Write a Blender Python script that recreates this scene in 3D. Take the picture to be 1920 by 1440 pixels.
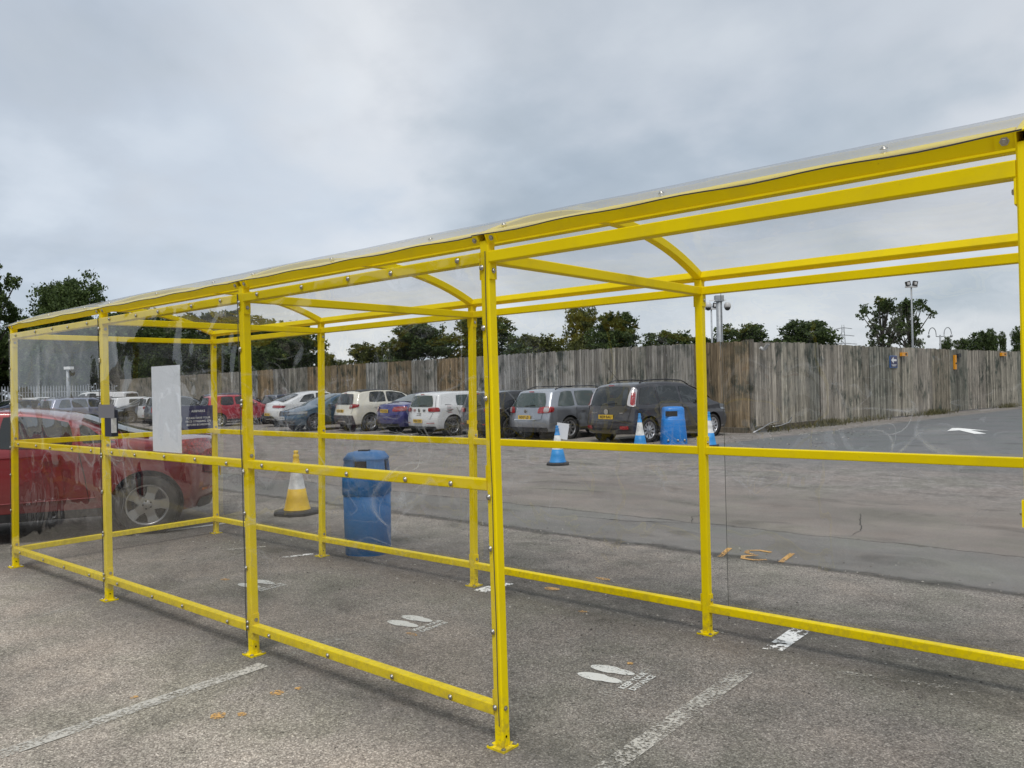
import bpy, bmesh, math, random
from mathutils import Vector, Matrix, noise
import numpy as np
R = math.radians
random.seed(7)
for o in list(bpy.data.objects): bpy.data.objects.remove(o)
S = bpy.context.scene
COL = S.collection

# ------------------------------------------------------------------ camera
CAMLOC = Vector((2.3298, -2.5921, 1.5934))
fw = Vector((-0.64903, 0.76076, 0.00176)); rt = Vector((0.76052, 0.64889, -0.02341)); up = rt.cross(fw)
cd = bpy.data.cameras.new('camera'); cam = bpy.data.objects.new('camera', cd); COL.objects.link(cam)
M = Matrix((rt, up, -fw)).transposed().to_4x4(); M.translation = CAMLOC
cam.matrix_world = M
cd.sensor_fit = 'HORIZONTAL'; cd.sensor_width = 36; cd.lens = 36*1478.5/1920
cd.clip_start = .05; cd.clip_end = 3000
S.camera = cam
# ------------------------------------------------------------------ sun, world
SUN_EL, SUN_AZ = R(58), R(150)          # azimuth measured clockwise from +Y
sd = bpy.data.lights.new('sun', 'SUN'); sd.energy = 1.5; sd.angle = R(16); sd.color = (1, .96, .9)
sun = bpy.data.objects.new('sun', sd); COL.objects.link(sun)
sdir = Vector((math.sin(SUN_AZ)*math.cos(SUN_EL), math.cos(SUN_AZ)*math.cos(SUN_EL), math.sin(SUN_EL)))
sun.rotation_euler = sdir.to_track_quat('Z', 'Y').to_euler(); sun.location = (0, 0, 30)
W = bpy.data.worlds.new('World'); S.world = W; W.use_nodes = True
nt = W.node_tree; nt.nodes.clear()
def N(nt, t, **k):
    n = nt.nodes.new(t)
    for a, b in k.items(): setattr(n, a, b)
    return n
L_ = lambda nt, a, b: nt.links.new(a, b)
def setin(n, **k):
    for a, b in k.items(): n.inputs[a.replace('_', ' ')].default_value = b
def ramp(nt, fac, stops, interp='LINEAR'):
    r = N(nt, 'ShaderNodeValToRGB'); r.color_ramp.interpolation = interp
    e = r.color_ramp.elements
    while len(e) < len(stops): e.new(.5)
    for i, (p, c) in enumerate(stops):
        e[i].position = p; e[i].color = (c[0], c[1], c[2], 1) if hasattr(c, '__len__') else (c, c, c, 1)
    L_(nt, fac, r.inputs[0]); return r.outputs[0]
def math_(nt, op, a, b=None, clamp=False):
    m = N(nt, 'ShaderNodeMath', operation=op, use_clamp=clamp)
    for i, v in enumerate((a, b)):
        if v is None: continue
        if isinstance(v, (int, float)): m.inputs[i].default_value = v
        else: L_(nt, v, m.inputs[i])
    return m.outputs[0]
def mixc(nt, f, a, b, bt='MIX'):
    m = N(nt, 'ShaderNodeMix', data_type='RGBA', blend_type=bt)
    for i, v in ((0, f), (6, a), (7, b)):
        if isinstance(v, (int, float)): m.inputs[i].default_value = v
        elif isinstance(v, (tuple, list)): m.inputs[i].default_value = (v[0], v[1], v[2], 1)
        else: L_(nt, v, m.inputs[i])
    return m.outputs[2]
sky = N(nt, 'ShaderNodeTexSky', sky_type='NISHITA', sun_disc=False, sun_elevation=SUN_EL, sun_rotation=SUN_AZ)
tc = N(nt, 'ShaderNodeTexCoord')
sep = N(nt, 'ShaderNodeSeparateXYZ'); L_(nt, tc.outputs['Generated'], sep.inputs[0])
zz = math_(nt, 'ADD', math_(nt, 'MAXIMUM', sep.outputs[2], 0.0), .34)
cx = math_(nt, 'DIVIDE', sep.outputs[0], zz); cy = math_(nt, 'DIVIDE', sep.outputs[1], zz)
cb = N(nt, 'ShaderNodeCombineXYZ'); L_(nt, cx, cb.inputs[0]); L_(nt, cy, cb.inputs[1])
n1 = N(nt, 'ShaderNodeTexNoise'); setin(n1, Scale=1.05, Detail=7, Roughness=.52, Distortion=.25); L_(nt, cb.outputs[0], n1.inputs[0])
n2 = N(nt, 'ShaderNodeTexNoise'); setin(n2, Scale=3.1, Detail=8, Roughness=.5); L_(nt, cb.outputs[0], n2.inputs[0])
f = math_(nt, 'ADD', math_(nt, 'MULTIPLY', n1.outputs[0], .62), math_(nt, 'MULTIPLY', n2.outputs[0], .38))
cl = ramp(nt, f, [(.36, (3.1, 3.6, 4.15)), (.44, (3.95, 4.4, 4.9)), (.51, (4.9, 5.2, 5.6)), (.58, (5.6, 5.85, 6.15)), (.68, (6.3, 6.45, 6.65))])
hz = ramp(nt, sep.outputs[2], [(.0, (1.12, 1.12, 1.12)), (.22, (1, 1, 1)), (.5, (.93, .93, .93)), (1, (1.25, 1.25, 1.25))])
cl = mixc(nt, 1.0, cl, hz, 'MULTIPLY')
# broad cloud masses: darker banks and brighter gaps, each where it stands in this sky
for d, lo, hi, colr in (((-.91, .33, .25), .93, 1.0, (.76, .81, .87)), ((-.455, .832, .317), .94, 1.0, (.87, .90, .93)), ((-.80, .55, .20), .93, 1.0, (1.12, 1.11, 1.10))):
    dv = N(nt, 'ShaderNodeVectorMath', operation='DOT_PRODUCT'); L_(nt, tc.outputs['Generated'], dv.inputs[0]); dv.inputs[1].default_value = Vector(d).normalized()
    wv = math_(nt, 'ADD', dv.outputs['Value'], math_(nt, 'MULTIPLY', math_(nt, 'SUBTRACT', n2.outputs[0], .5), .22))
    mr = N(nt, 'ShaderNodeMapRange', interpolation_type='SMOOTHSTEP'); mr.inputs[1].default_value = lo; mr.inputs[2].default_value = hi; L_(nt, wv, mr.inputs[0])
    cl = mixc(nt, mr.outputs[0], cl, mixc(nt, 1.0, cl, colr, 'MULTIPLY'))
skc = mixc(nt, .93, sky.outputs[0], cl)
bg = N(nt, 'ShaderNodeBackground'); bg.inputs[1].default_value = .1
L_(nt, skc, bg.inputs[0]); wo = N(nt, 'ShaderNodeOutputWorld'); L_(nt, bg.outputs[0], wo.inputs[0])
S.view_settings.view_transform = 'Standard'; S.view_settings.look = 'None'
S.view_settings.exposure = 0.45; S.view_settings.gamma = 1; S.view_settings.use_curve_mapping = False
S.render.engine = 'CYCLES'
S.cycles.transparent_max_bounces = 24; S.cycles.max_bounces = 10; S.cycles.glossy_bounces = 4

# ------------------------------------------------------------------ object helpers
def tag(o, label=None, cat=None, group=None, kind=None):
    if label: o['label'] = label
    if cat: o['category'] = cat
    if group: o['group'] = group
    if kind: o['kind'] = kind
    return o
def empty(name, loc=(0, 0, 0), rz=0, label=None, cat=None, group=None):
    o = bpy.data.objects.new(name, None); COL.objects.link(o); o.location = loc; o.rotation_euler = (0, 0, rz)
    o.empty_display_size = .2
    return tag(o, label, cat, group)
def mk(name, me, mat=None, parent=None, loc=None, rot=None, kind=None):
    o = bpy.data.objects.new(name, me); COL.objects.link(o)
    if mat is not None:
        if len(me.materials) == 0: me.materials.append(mat)
        elif me.materials[0] != mat:
            o.material_slots[0].link = 'OBJECT'; o.material_slots[0].material = mat
    if parent: o.parent = parent
    if loc is not None: o.location = loc
    if rot is not None: o.rotation_euler = rot
    if kind: o['kind'] = kind
    return o
def mesh(verts, faces, smooth=False, name='mesh'):
    me = bpy.data.meshes.new(name); me.from_pydata([tuple(v) for v in verts], [], faces); me.update()
    if smooth: me.polygons.foreach_set('use_smooth', [True]*len(me.polygons))
    return me
class MB:
    def __init__(s): s.v = []; s.f = []; s.sm = []
    def add(s, v, f, sm=False):
        b = len(s.v); s.v += [tuple(x) for x in v]; s.f += [tuple(b+i for i in q) for q in f]; s.sm += [sm]*len(f); return s
    def box(s, c, d, rot=None):
        c = Vector(c); hx, hy, hz = d[0]/2, d[1]/2, d[2]/2
        v = [Vector((x, y, z)) for x in (-hx, hx) for y in (-hy, hy) for z in (-hz, hz)]
        if rot: v = [rot @ q for q in v]
        return s.add([c+q for q in v], [(0, 1, 3, 2), (4, 6, 7, 5), (0, 4, 5, 1), (2, 3, 7, 6), (0, 2, 6, 4), (1, 5, 7, 3)])
    def sweep(s, pts, prof, upv=Vector((0, 0, 1)), caps=True, sm=False):
        rings = []
        for i, p in enumerate(pts):
            p = Vector(p); a = Vector(pts[max(i-1, 0)]); b = Vector(pts[min(i+1, len(pts)-1)])
            t = (b-a).normalized(); x = t.cross(upv).normalized(); y = x.cross(t)
            pr = prof(i) if callable(prof) else prof
            rings.append([p+x*u+y*w for u, w in pr])
        n = len(rings[0]); v = [q for r in rings for q in r]; f = []
        for i in range(len(rings)-1):
            for j in range(n):
                k = (j+1) % n; f.append((i*n+j, (i+1)*n+j, (i+1)*n+k, i*n+k))
        b0 = len(s.v); s.add(v, f, sm)
        if caps:
            s.f += [tuple(b0+j for j in range(n)), tuple(b0+(len(rings)-1)*n+j for j in reversed(range(n)))]; s.sm += [False, False]
        return s
    def lathe(s, prof, n=24, sm=True, axis='z', c=(0, 0, 0), cap=True):
        v = []; f = []
        for r, z in prof:
            for j in range(n):
                a = 2*math.pi*j/n
                q = (r*math.cos(a), r*math.sin(a), z)
                if axis == 'y': q = (q[0], z, q[1])
                if axis == 'x': q = (z, q[0], q[1])
                v.append((q[0]+c[0], q[1]+c[1], q[2]+c[2]))
        for i in range(len(prof)-1):
            for j in range(n):
                k = (j+1) % n; f.append((i*n+j, i*n+k, (i+1)*n+k, (i+1)*n+j))
        b0 = len(s.v); s.add(v, f, sm)
        if cap and prof[0][0] > 1e-4: s.f.append(tuple(b0+j for j in range(n))); s.sm.append(False)
        if cap and prof[-1][0] > 1e-4: s.f.append(tuple(b0+(len(prof)-1)*n+j for j in range(n))); s.sm.append(False)
        return s
    def mesh(s, name='mesh'):
        me = bpy.data.meshes.new(name); me.from_pydata(s.v, [], s.f); me.update()
        me.polygons.foreach_set('use_smooth', s.sm); return me
    def obj(s, name, mat, parent=None, **k): return mk(name, s.mesh(name), mat, parent, **k)
def sq(w, h=None, c=.004):
    h = h or w; a, b = w/2, h/2
    return [(-a+c, -b), (a-c, -b), (a, -b+c), (a, b-c), (a-c, b), (-a+c, b), (-a, b-c), (-a, -b+c)]
def circ(r, n=8): return [(r*math.cos(2*math.pi*i/n), r*math.sin(2*math.pi*i/n)) for i in range(n)]
_txt = {}
def text_mesh(s, size, depth=0.0, align='CENTER', bold=0):
    k = (s, size, depth, align, bold)
    if k in _txt: return _txt[k]
    cu = bpy.data.curves.new('lettering', 'FONT'); cu.body = s; cu.size = size; cu.extrude = depth
    cu.align_x = align; cu.align_y = 'CENTER'; cu.resolution_u = 2; cu.offset = bold; cu.space_line = .95
    o = bpy.data.objects.new('t', cu); COL.objects.link(o)
    dg = bpy.context.evaluated_depsgraph_get(); me = bpy.data.meshes.new_from_object(o.evaluated_get(dg))
    bpy.data.objects.remove(o); me.name = 'lettering'; me.materials.clear(); _txt[k] = me
    return me

# ------------------------------------------------------------------ materials
def mat(name, col=(.5, .5, .5), rough=.5, metal=0, coat=0, spec=.5, fn=None, bump=None, emit=None):
    m = bpy.data.materials.new(name); m.use_nodes = True; nt = m.node_tree; b = nt.nodes['Principled BSDF']
    b.inputs['Base Color'].default_value = (*col, 1); b.inputs['Roughness'].default_value = rough
    b.inputs['Metallic'].default_value = metal; b.inputs['Coat Weight'].default_value = coat
    b.inputs['Coat Roughness'].default_value = .06; b.inputs['Specular IOR Level'].default_value = spec
    if fn: fn(nt, b)
    return m
def noise_n(nt, scale, detail=3, rough=.5, vec=None, dist=0):
    n = N(nt, 'ShaderNodeTexNoise'); setin(n, Scale=scale, Detail=detail, Roughness=rough, Distortion=dist)
    if vec is not None: L_(nt, vec, n.inputs[0])
    return n.outputs[0]
def obj_co(nt, scale=(1, 1, 1), world=False):
    if world: c = N(nt, 'ShaderNodeNewGeometry').outputs['Position']
    else: c = N(nt, 'ShaderNodeTexCoord').outputs['Object']
    mp = N(nt, 'ShaderNodeMapping'); mp.inputs['Scale'].default_value = scale; L_(nt, c, mp.inputs[0]); return mp.outputs[0]
def grimy(lo, hi, scale=6, rl=.35, rh=.6, bs=.15):
    def fn(nt, b):
        co = obj_co(nt, world=True)
        a = noise_n(nt, scale, 6, .6, co)
        c = ramp(nt, a, [(.3, lo), (.62, hi)]); L_(nt, c, b.inputs['Base Color'])
        r = N(nt, 'ShaderNodeMapRange'); r.inputs[3].default_value = rl; r.inputs[4].default_value = rh
        L_(nt, noise_n(nt, scale*5, 4, .6, co), r.inputs[0]); L_(nt, r.outputs[0], b.inputs['Roughness'])
        bp = N(nt, 'ShaderNodeBump'); bp.inputs[0].default_value = bs; bp.inputs[1].default_value = .002
        L_(nt, noise_n(nt, 140, 3, .6, co), bp.inputs['Height']); L_(nt, bp.outputs[0], b.inputs['Normal'])
    return fn
def yellow_fn(nt, b):
    co = obj_co(nt, world=True)
    a = noise_n(nt, 2.2, 5, .6, co)
    c = ramp(nt, a, [(.3, (.84, .645, .001)), (.7, (.91, .715, .002))])
    g = ramp(nt, noise_n(nt, 38, 6, .72, co), [(.62, 0), (.72, 1)])
    g2 = ramp(nt, noise_n(nt, 5, 3, .5, co), [(.52, 0), (.68, 1)])
    k = math_(nt, 'MULTIPLY', math_(nt, 'MULTIPLY', g, g2), .85)
    c = mixc(nt, k, c, (.20, .14, .03))
    spz = N(nt, 'ShaderNodeSeparateXYZ'); L_(nt, N(nt, 'ShaderNodeNewGeometry').outputs['Position'], spz.inputs[0])
    lo = N(nt, 'ShaderNodeMapRange'); lo.inputs[1].default_value = 0; lo.inputs[2].default_value = .3; lo.inputs[3].default_value = .6; lo.inputs[4].default_value = 0; L_(nt, spz.outputs[2], lo.inputs[0])
    dk = math_(nt, 'MULTIPLY', lo.outputs[0], ramp(nt, noise_n(nt, 26, 5, .7, co), [(.45, 0), (.6, 1)])); c = mixc(nt, dk, c, (.26, .19, .06))
    dust = math_(nt, 'MULTIPLY', ramp(nt, noise_n(nt, 7, 6, .7, co), [(.5, 0), (.7, .22)]), 1.0); c = mixc(nt, dust, c, (.56, .42, .05))
    L_(nt, c, b.inputs['Base Color'])
    bp = N(nt, 'ShaderNodeBump'); bp.inputs[0].default_value = .12; bp.inputs[1].default_value = .001
    L_(nt, noise_n(nt, 230, 2, .5, co), bp.inputs['Height']); L_(nt, bp.outputs[0], b.inputs['Normal'])
YEL = mat('yellow_powder_coat', rough=.45, spec=.14, fn=yellow_fn)
STEEL = mat('zinc_steel', (.42, .41, .38), .38, 1)
DARKHOLE = mat('dark_hole', (.01, .01, .01), .8)
BLACKP = mat('black_plastic', rough=.6, fn=grimy((.012, .012, .013), (.03, .03, .032), 8, .45, .7))
RUBBER = mat('tyre_rubber', rough=.85, fn=grimy((.014, .014, .014), (.034, .032, .03), 9, .75, .92))
BLUEBIN = mat('blue_plastic_near', spec=.3, fn=grimy((.000, .11, .33), (.001, .16, .46), 3, .4, .6))
BLUEBIN2 = mat('blue_plastic_far', rough=.4, fn=grimy((.006, .16, .52), (.012, .21, .62), 3, .3, .5))
BLUETOP = mat('blue_plastic_faded', rough=.5, fn=grimy((.04, .17, .42), (.07, .22, .5), 3, .4, .6))
CBLUE = mat('blue_cone_plastic', rough=.5, fn=grimy((.015, .19, .5), (.03, .26, .6), 4, .4, .6))
CWHITE = mat('white_sleeve', rough=.55, fn=grimy((.42, .42, .42), (.68, .68, .66), 9, .4, .6))
CYEL = mat('yellow_cone_plastic', rough=.5, fn=grimy((.68, .42, .015), (.82, .54, .03), 6, .4, .6))
WHITEB = mat('white_board', (.80, .84, .90), .45)
NAVY = mat('navy_sign', (.03, .026, .09), .4)
SIGNBLUE = mat('sign_blue', (.02, .16, .5), .4)
WHITEP = mat('white_print', (.8, .8, .8), .5)
GREYTAPE = mat('grey_tape', (.16, .16, .18), .45)
PLATEY = mat('plate_yellow', (.72, .46, .03), .35)
PLATEW = mat('plate_white', (.75, .75, .72), .35)
INK = mat('black_print', (.012, .012, .012), .5)
GALV = mat('galvanised_steel', rough=.5, metal=.3, fn=grimy((.24, .26, .28), (.36, .38, .4), 5, .4, .6))
LIGHTGREY = mat('light_grey_metal', (.5, .5, .5), .4)
ORANGEP = mat('orange_plastic', (.8, .33, .01), .4)
CHROME = mat('chrome', (.7, .7, .7), .12, 1)
ALLOY = mat('alloy', (.55, .55, .56), .3, .85)
DARKALLOY = mat('dark_alloy', (.2, .2, .21), .35, .85)
GLASS = mat('car_glass', (.015, .019, .02), .04, 0, 0, .7)
GLASSG = mat('car_glass_green', (.035, .055, .05), .04, 0, 0, .7)
def redl(nt, b):
    v = N(nt, 'ShaderNodeTexVoronoi'); setin(v, Scale=28); co = obj_co(nt); L_(nt, co, v.inputs[0])
    c = ramp(nt, v.outputs['Distance'], [(.1, (.55, .02, .02)), (.6, (.24, .006, .01))]); L_(nt, c, b.inputs['Base Color'])
REDL = mat('red_lens', rough=.08, coat=1, fn=redl)
CLEARL = mat('clear_lens', (.55, .52, .52), .08, .3, 1)
HEADL = mat('headlamp', (.3, .32, .34), .08, .6, 1)
def paint(name, col, metal=.0, rough=.3):
    def fn(nt, b):
        co = obj_co(nt)
        a = noise_n(nt, 2.5, 5, .6, co)
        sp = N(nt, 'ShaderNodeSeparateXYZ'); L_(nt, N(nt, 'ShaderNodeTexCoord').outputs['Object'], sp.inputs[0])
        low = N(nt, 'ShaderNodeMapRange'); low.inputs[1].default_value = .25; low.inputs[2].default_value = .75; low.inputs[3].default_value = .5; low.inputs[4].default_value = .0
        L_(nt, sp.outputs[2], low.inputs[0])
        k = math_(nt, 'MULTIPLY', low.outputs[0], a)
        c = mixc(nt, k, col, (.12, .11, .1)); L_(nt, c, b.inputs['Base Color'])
        r = N(nt, 'ShaderNodeMapRange'); r.inputs[3].default_value = rough-.05; r.inputs[4].default_value = rough+.2
        L_(nt, a, r.inputs[0]); L_(nt, r.outputs[0], b.inputs['Roughness'])
    return mat(name, col, rough, metal, 1, .5, fn)

def asphalt_fn(nt, b):
    P = N(nt, 'ShaderNodeNewGeometry').outputs['Position']
    sp = N(nt, 'ShaderNodeSeparateXYZ'); L_(nt, P, sp.inputs[0]); X, Y = sp.outputs[0], sp.outputs[1]
    big = noise_n(nt, .45, 5, .6, P); mid = noise_n(nt, 3.2, 6, .65, P); med2 = noise_n(nt, 11, 4, .6, P)
    v = N(nt, 'ShaderNodeTexVoronoi'); setin(v, Scale=104); L_(nt, P, v.inputs[0])
    vs = N(nt, 'ShaderNodeSeparateColor'); L_(nt, v.outputs['Color'], vs.inputs[0])
    v2 = N(nt, 'ShaderNodeTexVoronoi'); setin(v2, Scale=200); L_(nt, P, v2.inputs[0])
    vs2 = N(nt, 'ShaderNodeSeparateColor'); L_(nt, v2.outputs['Color'], vs2.inputs[0])
    ag = math_(nt, 'ADD', math_(nt, 'MULTIPLY', vs.outputs[0], .5), math_(nt, 'MULTIPLY', vs2.outputs[0], .5))
    stone = ramp(nt, ag, [(.08, (.115, .104, .094)), (.3, (.20, .185, .168)), (.65, (.285, .267, .245)), (.93, (.50, .475, .435))])
    edge = ramp(nt, v.outputs['Distance'], [(.25, 1), (.85, .6)])
    stone = mixc(nt, 1.0, stone, edge, 'MULTIPLY')
    var = ramp(nt, math_(nt, 'ADD', math_(nt, 'MULTIPLY', big, .5), math_(nt, 'MULTIPLY', mid, .5)), [(.36, (.74, .725, .71)), (.5, (1.10, 1.07, 1.04)), (.64, (1.45, 1.41, 1.36))])
    near = mixc(nt, 1.0, stone, var, 'MULTIPLY')
    # darker pits where stones have come loose
    pit = ramp(nt, noise_n(nt, 34, 3, .7, P), [(.315, .22), (.375, 1)])
    near = mixc(nt, 1.0, near, pit, 'MULTIPLY')
    # lighter band in front of the shelter
    warp = math_(nt, 'MULTIPLY', math_(nt, 'SUBTRACT', mid, .5), .9)
    yw = math_(nt, 'ADD', Y, warp)
    def band(y0, y1, soft):
        a = N(nt, 'ShaderNodeMapRange', interpolation_type='SMOOTHSTEP'); a.inputs[1].default_value = y0-soft; a.inputs[2].default_value = y0+soft; L_(nt, yw, a.inputs[0])
        c = N(nt, 'ShaderNodeMapRange', interpolation_type='SMOOTHSTEP'); c.inputs[1].default_value = y1-soft; c.inputs[2].default_value = y1+soft; c.inputs[3].default_value = 1; c.inputs[4].default_value = 0; L_(nt, yw, c.inputs[0])
        return math_(nt, 'MULTIPLY', a.outputs[0], c.outputs[0])
    grit = math_(nt, 'MULTIPLY', band(1.75, 2.75, .3), math_(nt, 'MULTIPLY', med2, 1.0))
    near = mixc(nt, grit, near, (.075, .066, .058))
    rail_shade = math_(nt, 'MULTIPLY', band(-.15, .22, .15), math_(nt, 'MULTIPLY', med2, .65))  # stain-like dark strip painting in the shadow under the front rail
    near = mixc(nt, rail_shade, near, (.08, .075, .07))
    fr = math_(nt, 'MULTIPLY', band(-30, -.3, .3), .72)
    near = mixc(nt, fr, near, mixc(nt, 1.0, near, (1.6, 1.55, 1.48), 'MULTIPLY'))
    # mossy green-black tint in places
    moss = ramp(nt, noise_n(nt, 1.1, 5, .6, P), [(.55, 0), (.72, .45)])
    near = mixc(nt, moss, near, mixc(nt, 1.0, near, (.62, .67, .6), 'MULTIPLY'))
    # smoother lane beyond the shelter
    fine = noise_n(nt, 70, 4, .7, P); streak = noise_n(nt, 1.0, 5, .6, obj_co(nt, (.7, 1.2, 1), True))
    lane = ramp(nt, math_(nt, 'ADD', math_(nt, 'MULTIPLY', fine, .45), math_(nt, 'MULTIPLY', streak, .55)), [(.35, (.135, .131, .124)), (.5, (.185, .178, .168)), (.66, (.25, .238, .222))])
    lane2 = mixc(nt, 1.0, lane, (1.18, 1.08, 1.02), 'MULTIPLY')
    wsm = math_(nt, 'MULTIPLY', math_(nt, 'SUBTRACT', noise_n(nt, 2.2, 4, .6, P), .5), .35)
    ys = math_(nt, 'ADD', Y, wsm)
    def step(y, s, src=ys, a0=0, a1=1):
        a = N(nt, 'ShaderNodeMapRange', interpolation_type='SMOOTHSTEP'); a.inputs[1].default_value = y-s; a.inputs[2].default_value = y+s
        a.inputs[3].default_value = a0; a.inputs[4].default_value = a1; L_(nt, src, a.inputs[0]); return a.outputs[0]
    c = mixc(nt, step(4.1, .05), near, lane)
    # dark ragged joints along the lane edge and in the overlay
    j1 = math_(nt, 'MULTIPLY', step(4.02, .05), step(4.17, .05, ys, 1, 0)); j2 = math_(nt, 'MULTIPLY', step(5.46, .012), step(5.50, .012, ys, 1, 0))
    c = mixc(nt, math_(nt, 'MULTIPLY', j1, math_(nt, 'ADD', med2, .15)), c, (.03, .028, .025)); c = mixc(nt, math_(nt, 'MULTIPLY', j2, .8), c, (.03, .03, .028))
    c = mixc(nt, math_(nt, 'MULTIPLY', step(5.5, .1), .8), c, lane2)
    # gritty parking area further out
    pk = ramp(nt, math_(nt, 'ADD', math_(nt, 'MULTIPLY', noise_n(nt, 14, 6, .75, P), .6), math_(nt, 'MULTIPLY', mid, .4)), [(.38, (.14, .128, .12)), (.5, (.235, .215, .20)), (.62, (.38, .355, .335))])
    c = mixc(nt, math_(nt, 'MULTIPLY', step(8.5, 1.2), .75), c, pk)
    # bluish newer tarmac lane on the right
    xl = math_(nt, 'ADD', X, math_(nt, 'ADD', math_(nt, 'MULTIPLY', Y, -.14), math_(nt, 'MULTIPLY', wsm, 2.0)))
    newl = math_(nt, 'MULTIPLY', step(-8.9, .25, xl), step(12.5, 2.0))
    newc = ramp(nt, fine, [(.3, (.12, .125, .13)), (.7, (.20, .205, .21))])
    c = mixc(nt, newl, c, newc)
    pl = ramp(nt, noise_n(nt, 22, 3, .75, P), [(.30, .45), (.35, 1)])
    c = mixc(nt, step(4.1, .05), c, mixc(nt, 1.0, c, pl, 'MULTIPLY'))
    tint = ramp(nt, noise_n(nt, .8, 4, .6, P), [(.4, (.94, .97, .93)), (.5, (1, 1, 1)), (.6, (1.03, 1.0, .985))]); c = mixc(nt, 1.0, c, tint, 'MULTIPLY')
    stain = ramp(nt, noise_n(nt, 1.7, 3, .5, obj_co(nt, (.6, 1, 1), True), .6), [(.58, 1), (.70, .70)]); c = mixc(nt, 1.0, c, stain, 'MULTIPLY')
    L_(nt, c, b.inputs['Base Color']); b.inputs['Roughness'].default_value = .88; b.inputs['Specular IOR Level'].default_value = .3
    h = math_(nt, 'ADD', math_(nt, 'MULTIPLY', vs.outputs[1], .6), math_(nt, 'MULTIPLY', noise_n(nt, 90, 3, .6, P), 1.0))
    bp = N(nt, 'ShaderNodeBump'); bp.inputs[0].default_value = .75; bp.inputs[1].default_value = .006
    L_(nt, h, bp.inputs['Height']); L_(nt, bp.outputs[0], b.inputs['Normal'])
ASPH = mat('worn_tarmac', fn=asphalt_fn)
def worn_paint(name, col, lo, hi, scale=55):
    m = bpy.data.materials.new(name); m.use_nodes = True; nt = m.node_tree; b = nt.nodes['Principled BSDF']
    b.inputs['Base Color'].default_value = (*col, 1); b.inputs['Roughness'].default_value = .75
    P = obj_co(nt, world=True)
    a = math_(nt, 'ADD', math_(nt, 'MULTIPLY', noise_n(nt, scale, 4, .7, P), .6), math_(nt, 'MULTIPLY', noise_n(nt, 4, 4, .6, P), .4))
    k = ramp(nt, a, [(lo, 0), (hi, 1)])
    t = N(nt, 'ShaderNodeBsdfTransparent'); mx = N(nt, 'ShaderNodeMixShader')
    L_(nt, k, mx.inputs[0]); L_(nt, t.outputs[0], mx.inputs[1]); L_(nt, b.outputs[0], mx.inputs[2])
    L_(nt, mx.outputs[0], nt.nodes['Material Output'].inputs[0]); return m
PAINT_NEW = worn_paint('white_road_paint', (.66, .66, .62), .385, .45, 70)
PAINT_CHIP = worn_paint('chipped_white_paint', (.85, .85, .83), .47, .50, 26)
PAINT_OLD = worn_paint('faded_white_paint', (.50, .48, .43), .425, .54, 60)
PAINT_FAINT = worn_paint('very_faded_white_paint', (.40, .385, .345), .50, .60, 60)
PAINT_OR = worn_paint('orange_marking_paint', (.62, .36, .12), .42, .54, 60)

def wood_fn(nt, b):
    oc = N(nt, 'ShaderNodeTexCoord').outputs['Object']; oi = N(nt, 'ShaderNodeObjectInfo')
    ad = N(nt, 'ShaderNodeVectorMath', operation='ADD'); L_(nt, oc, ad.inputs[0])
    sc = N(nt, 'ShaderNodeVectorMath', operation='SCALE'); sc.inputs[0].default_value = (37, 11, 23); L_(nt, oi.outputs['Random'], sc.inputs['Scale']); L_(nt, sc.outputs[0], ad.inputs[1])
    mp = N(nt, 'ShaderNodeMapping'); mp.inputs['Scale'].default_value = (42, 42, 1.6); L_(nt, ad.outputs[0], mp.inputs[0])
    g = noise_n(nt, 1, 5, .65, mp.outputs[0], .4)
    mp2 = N(nt, 'ShaderNodeMapping'); mp2.inputs['Scale'].default_value = (9, 9, 4.2); L_(nt, ad.outputs[0], mp2.inputs[0])
    kn = ramp(nt, noise_n(nt, 1, 3, .5, mp2.outputs[0]), [(.66, 0), (.74, .75)])
    grain = ramp(nt, g, [(.28, (.3, .3, .3)), (.5, (.9, .9, .9)), (.72, (1.75, 1.75, 1.72))])
    c = mixc(nt, 1.0, oi.outputs['Color'], grain, 'MULTIPLY')
    P = N(nt, 'ShaderNodeNewGeometry').outputs['Position']
    st = ramp(nt, noise_n(nt, .9, 6, .62, P), [(.44, 0), (.60, 1)])
    st2 = ramp(nt, noise_n(nt, 3.5, 5, .7, obj_co(nt, (1.3, 1.3, .5), True)), [(.46, 0), (.58, .85)])
    c = mixc(nt, math_(nt, 'MULTIPLY', st, st2), c, (.028, .042, .036))
    c = mixc(nt, kn, c, (.05, .04, .03))
    rv = N(nt, 'ShaderNodeMapRange'); rv.inputs[3].default_value = .7; rv.inputs[4].default_value = 1.55; L_(nt, oi.outputs['Random'], rv.inputs[0])
    cc = N(nt, 'ShaderNodeCombineColor'); [L_(nt, rv.outputs[0], cc.inputs[i]) for i in range(3)]
    c = mixc(nt, 1.0, c, cc.outputs[0], 'MULTIPLY')
    sp = N(nt, 'ShaderNodeSeparateXYZ'); L_(nt, P, sp.inputs[0])
    L_(nt, c, b.inputs['Base Color']); b.inputs['Roughness'].default_value = .85; b.inputs['Specular IOR Level'].default_value = .25
    bp = N(nt, 'ShaderNodeBump'); bp.inputs[0].default_value = .5; bp.inputs[1].default_value = .004; L_(nt, g, bp.inputs['Height']); L_(nt, bp.outputs[0], b.inputs['Normal'])
WOOD = mat('weathered_wood', fn=wood_fn)
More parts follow.
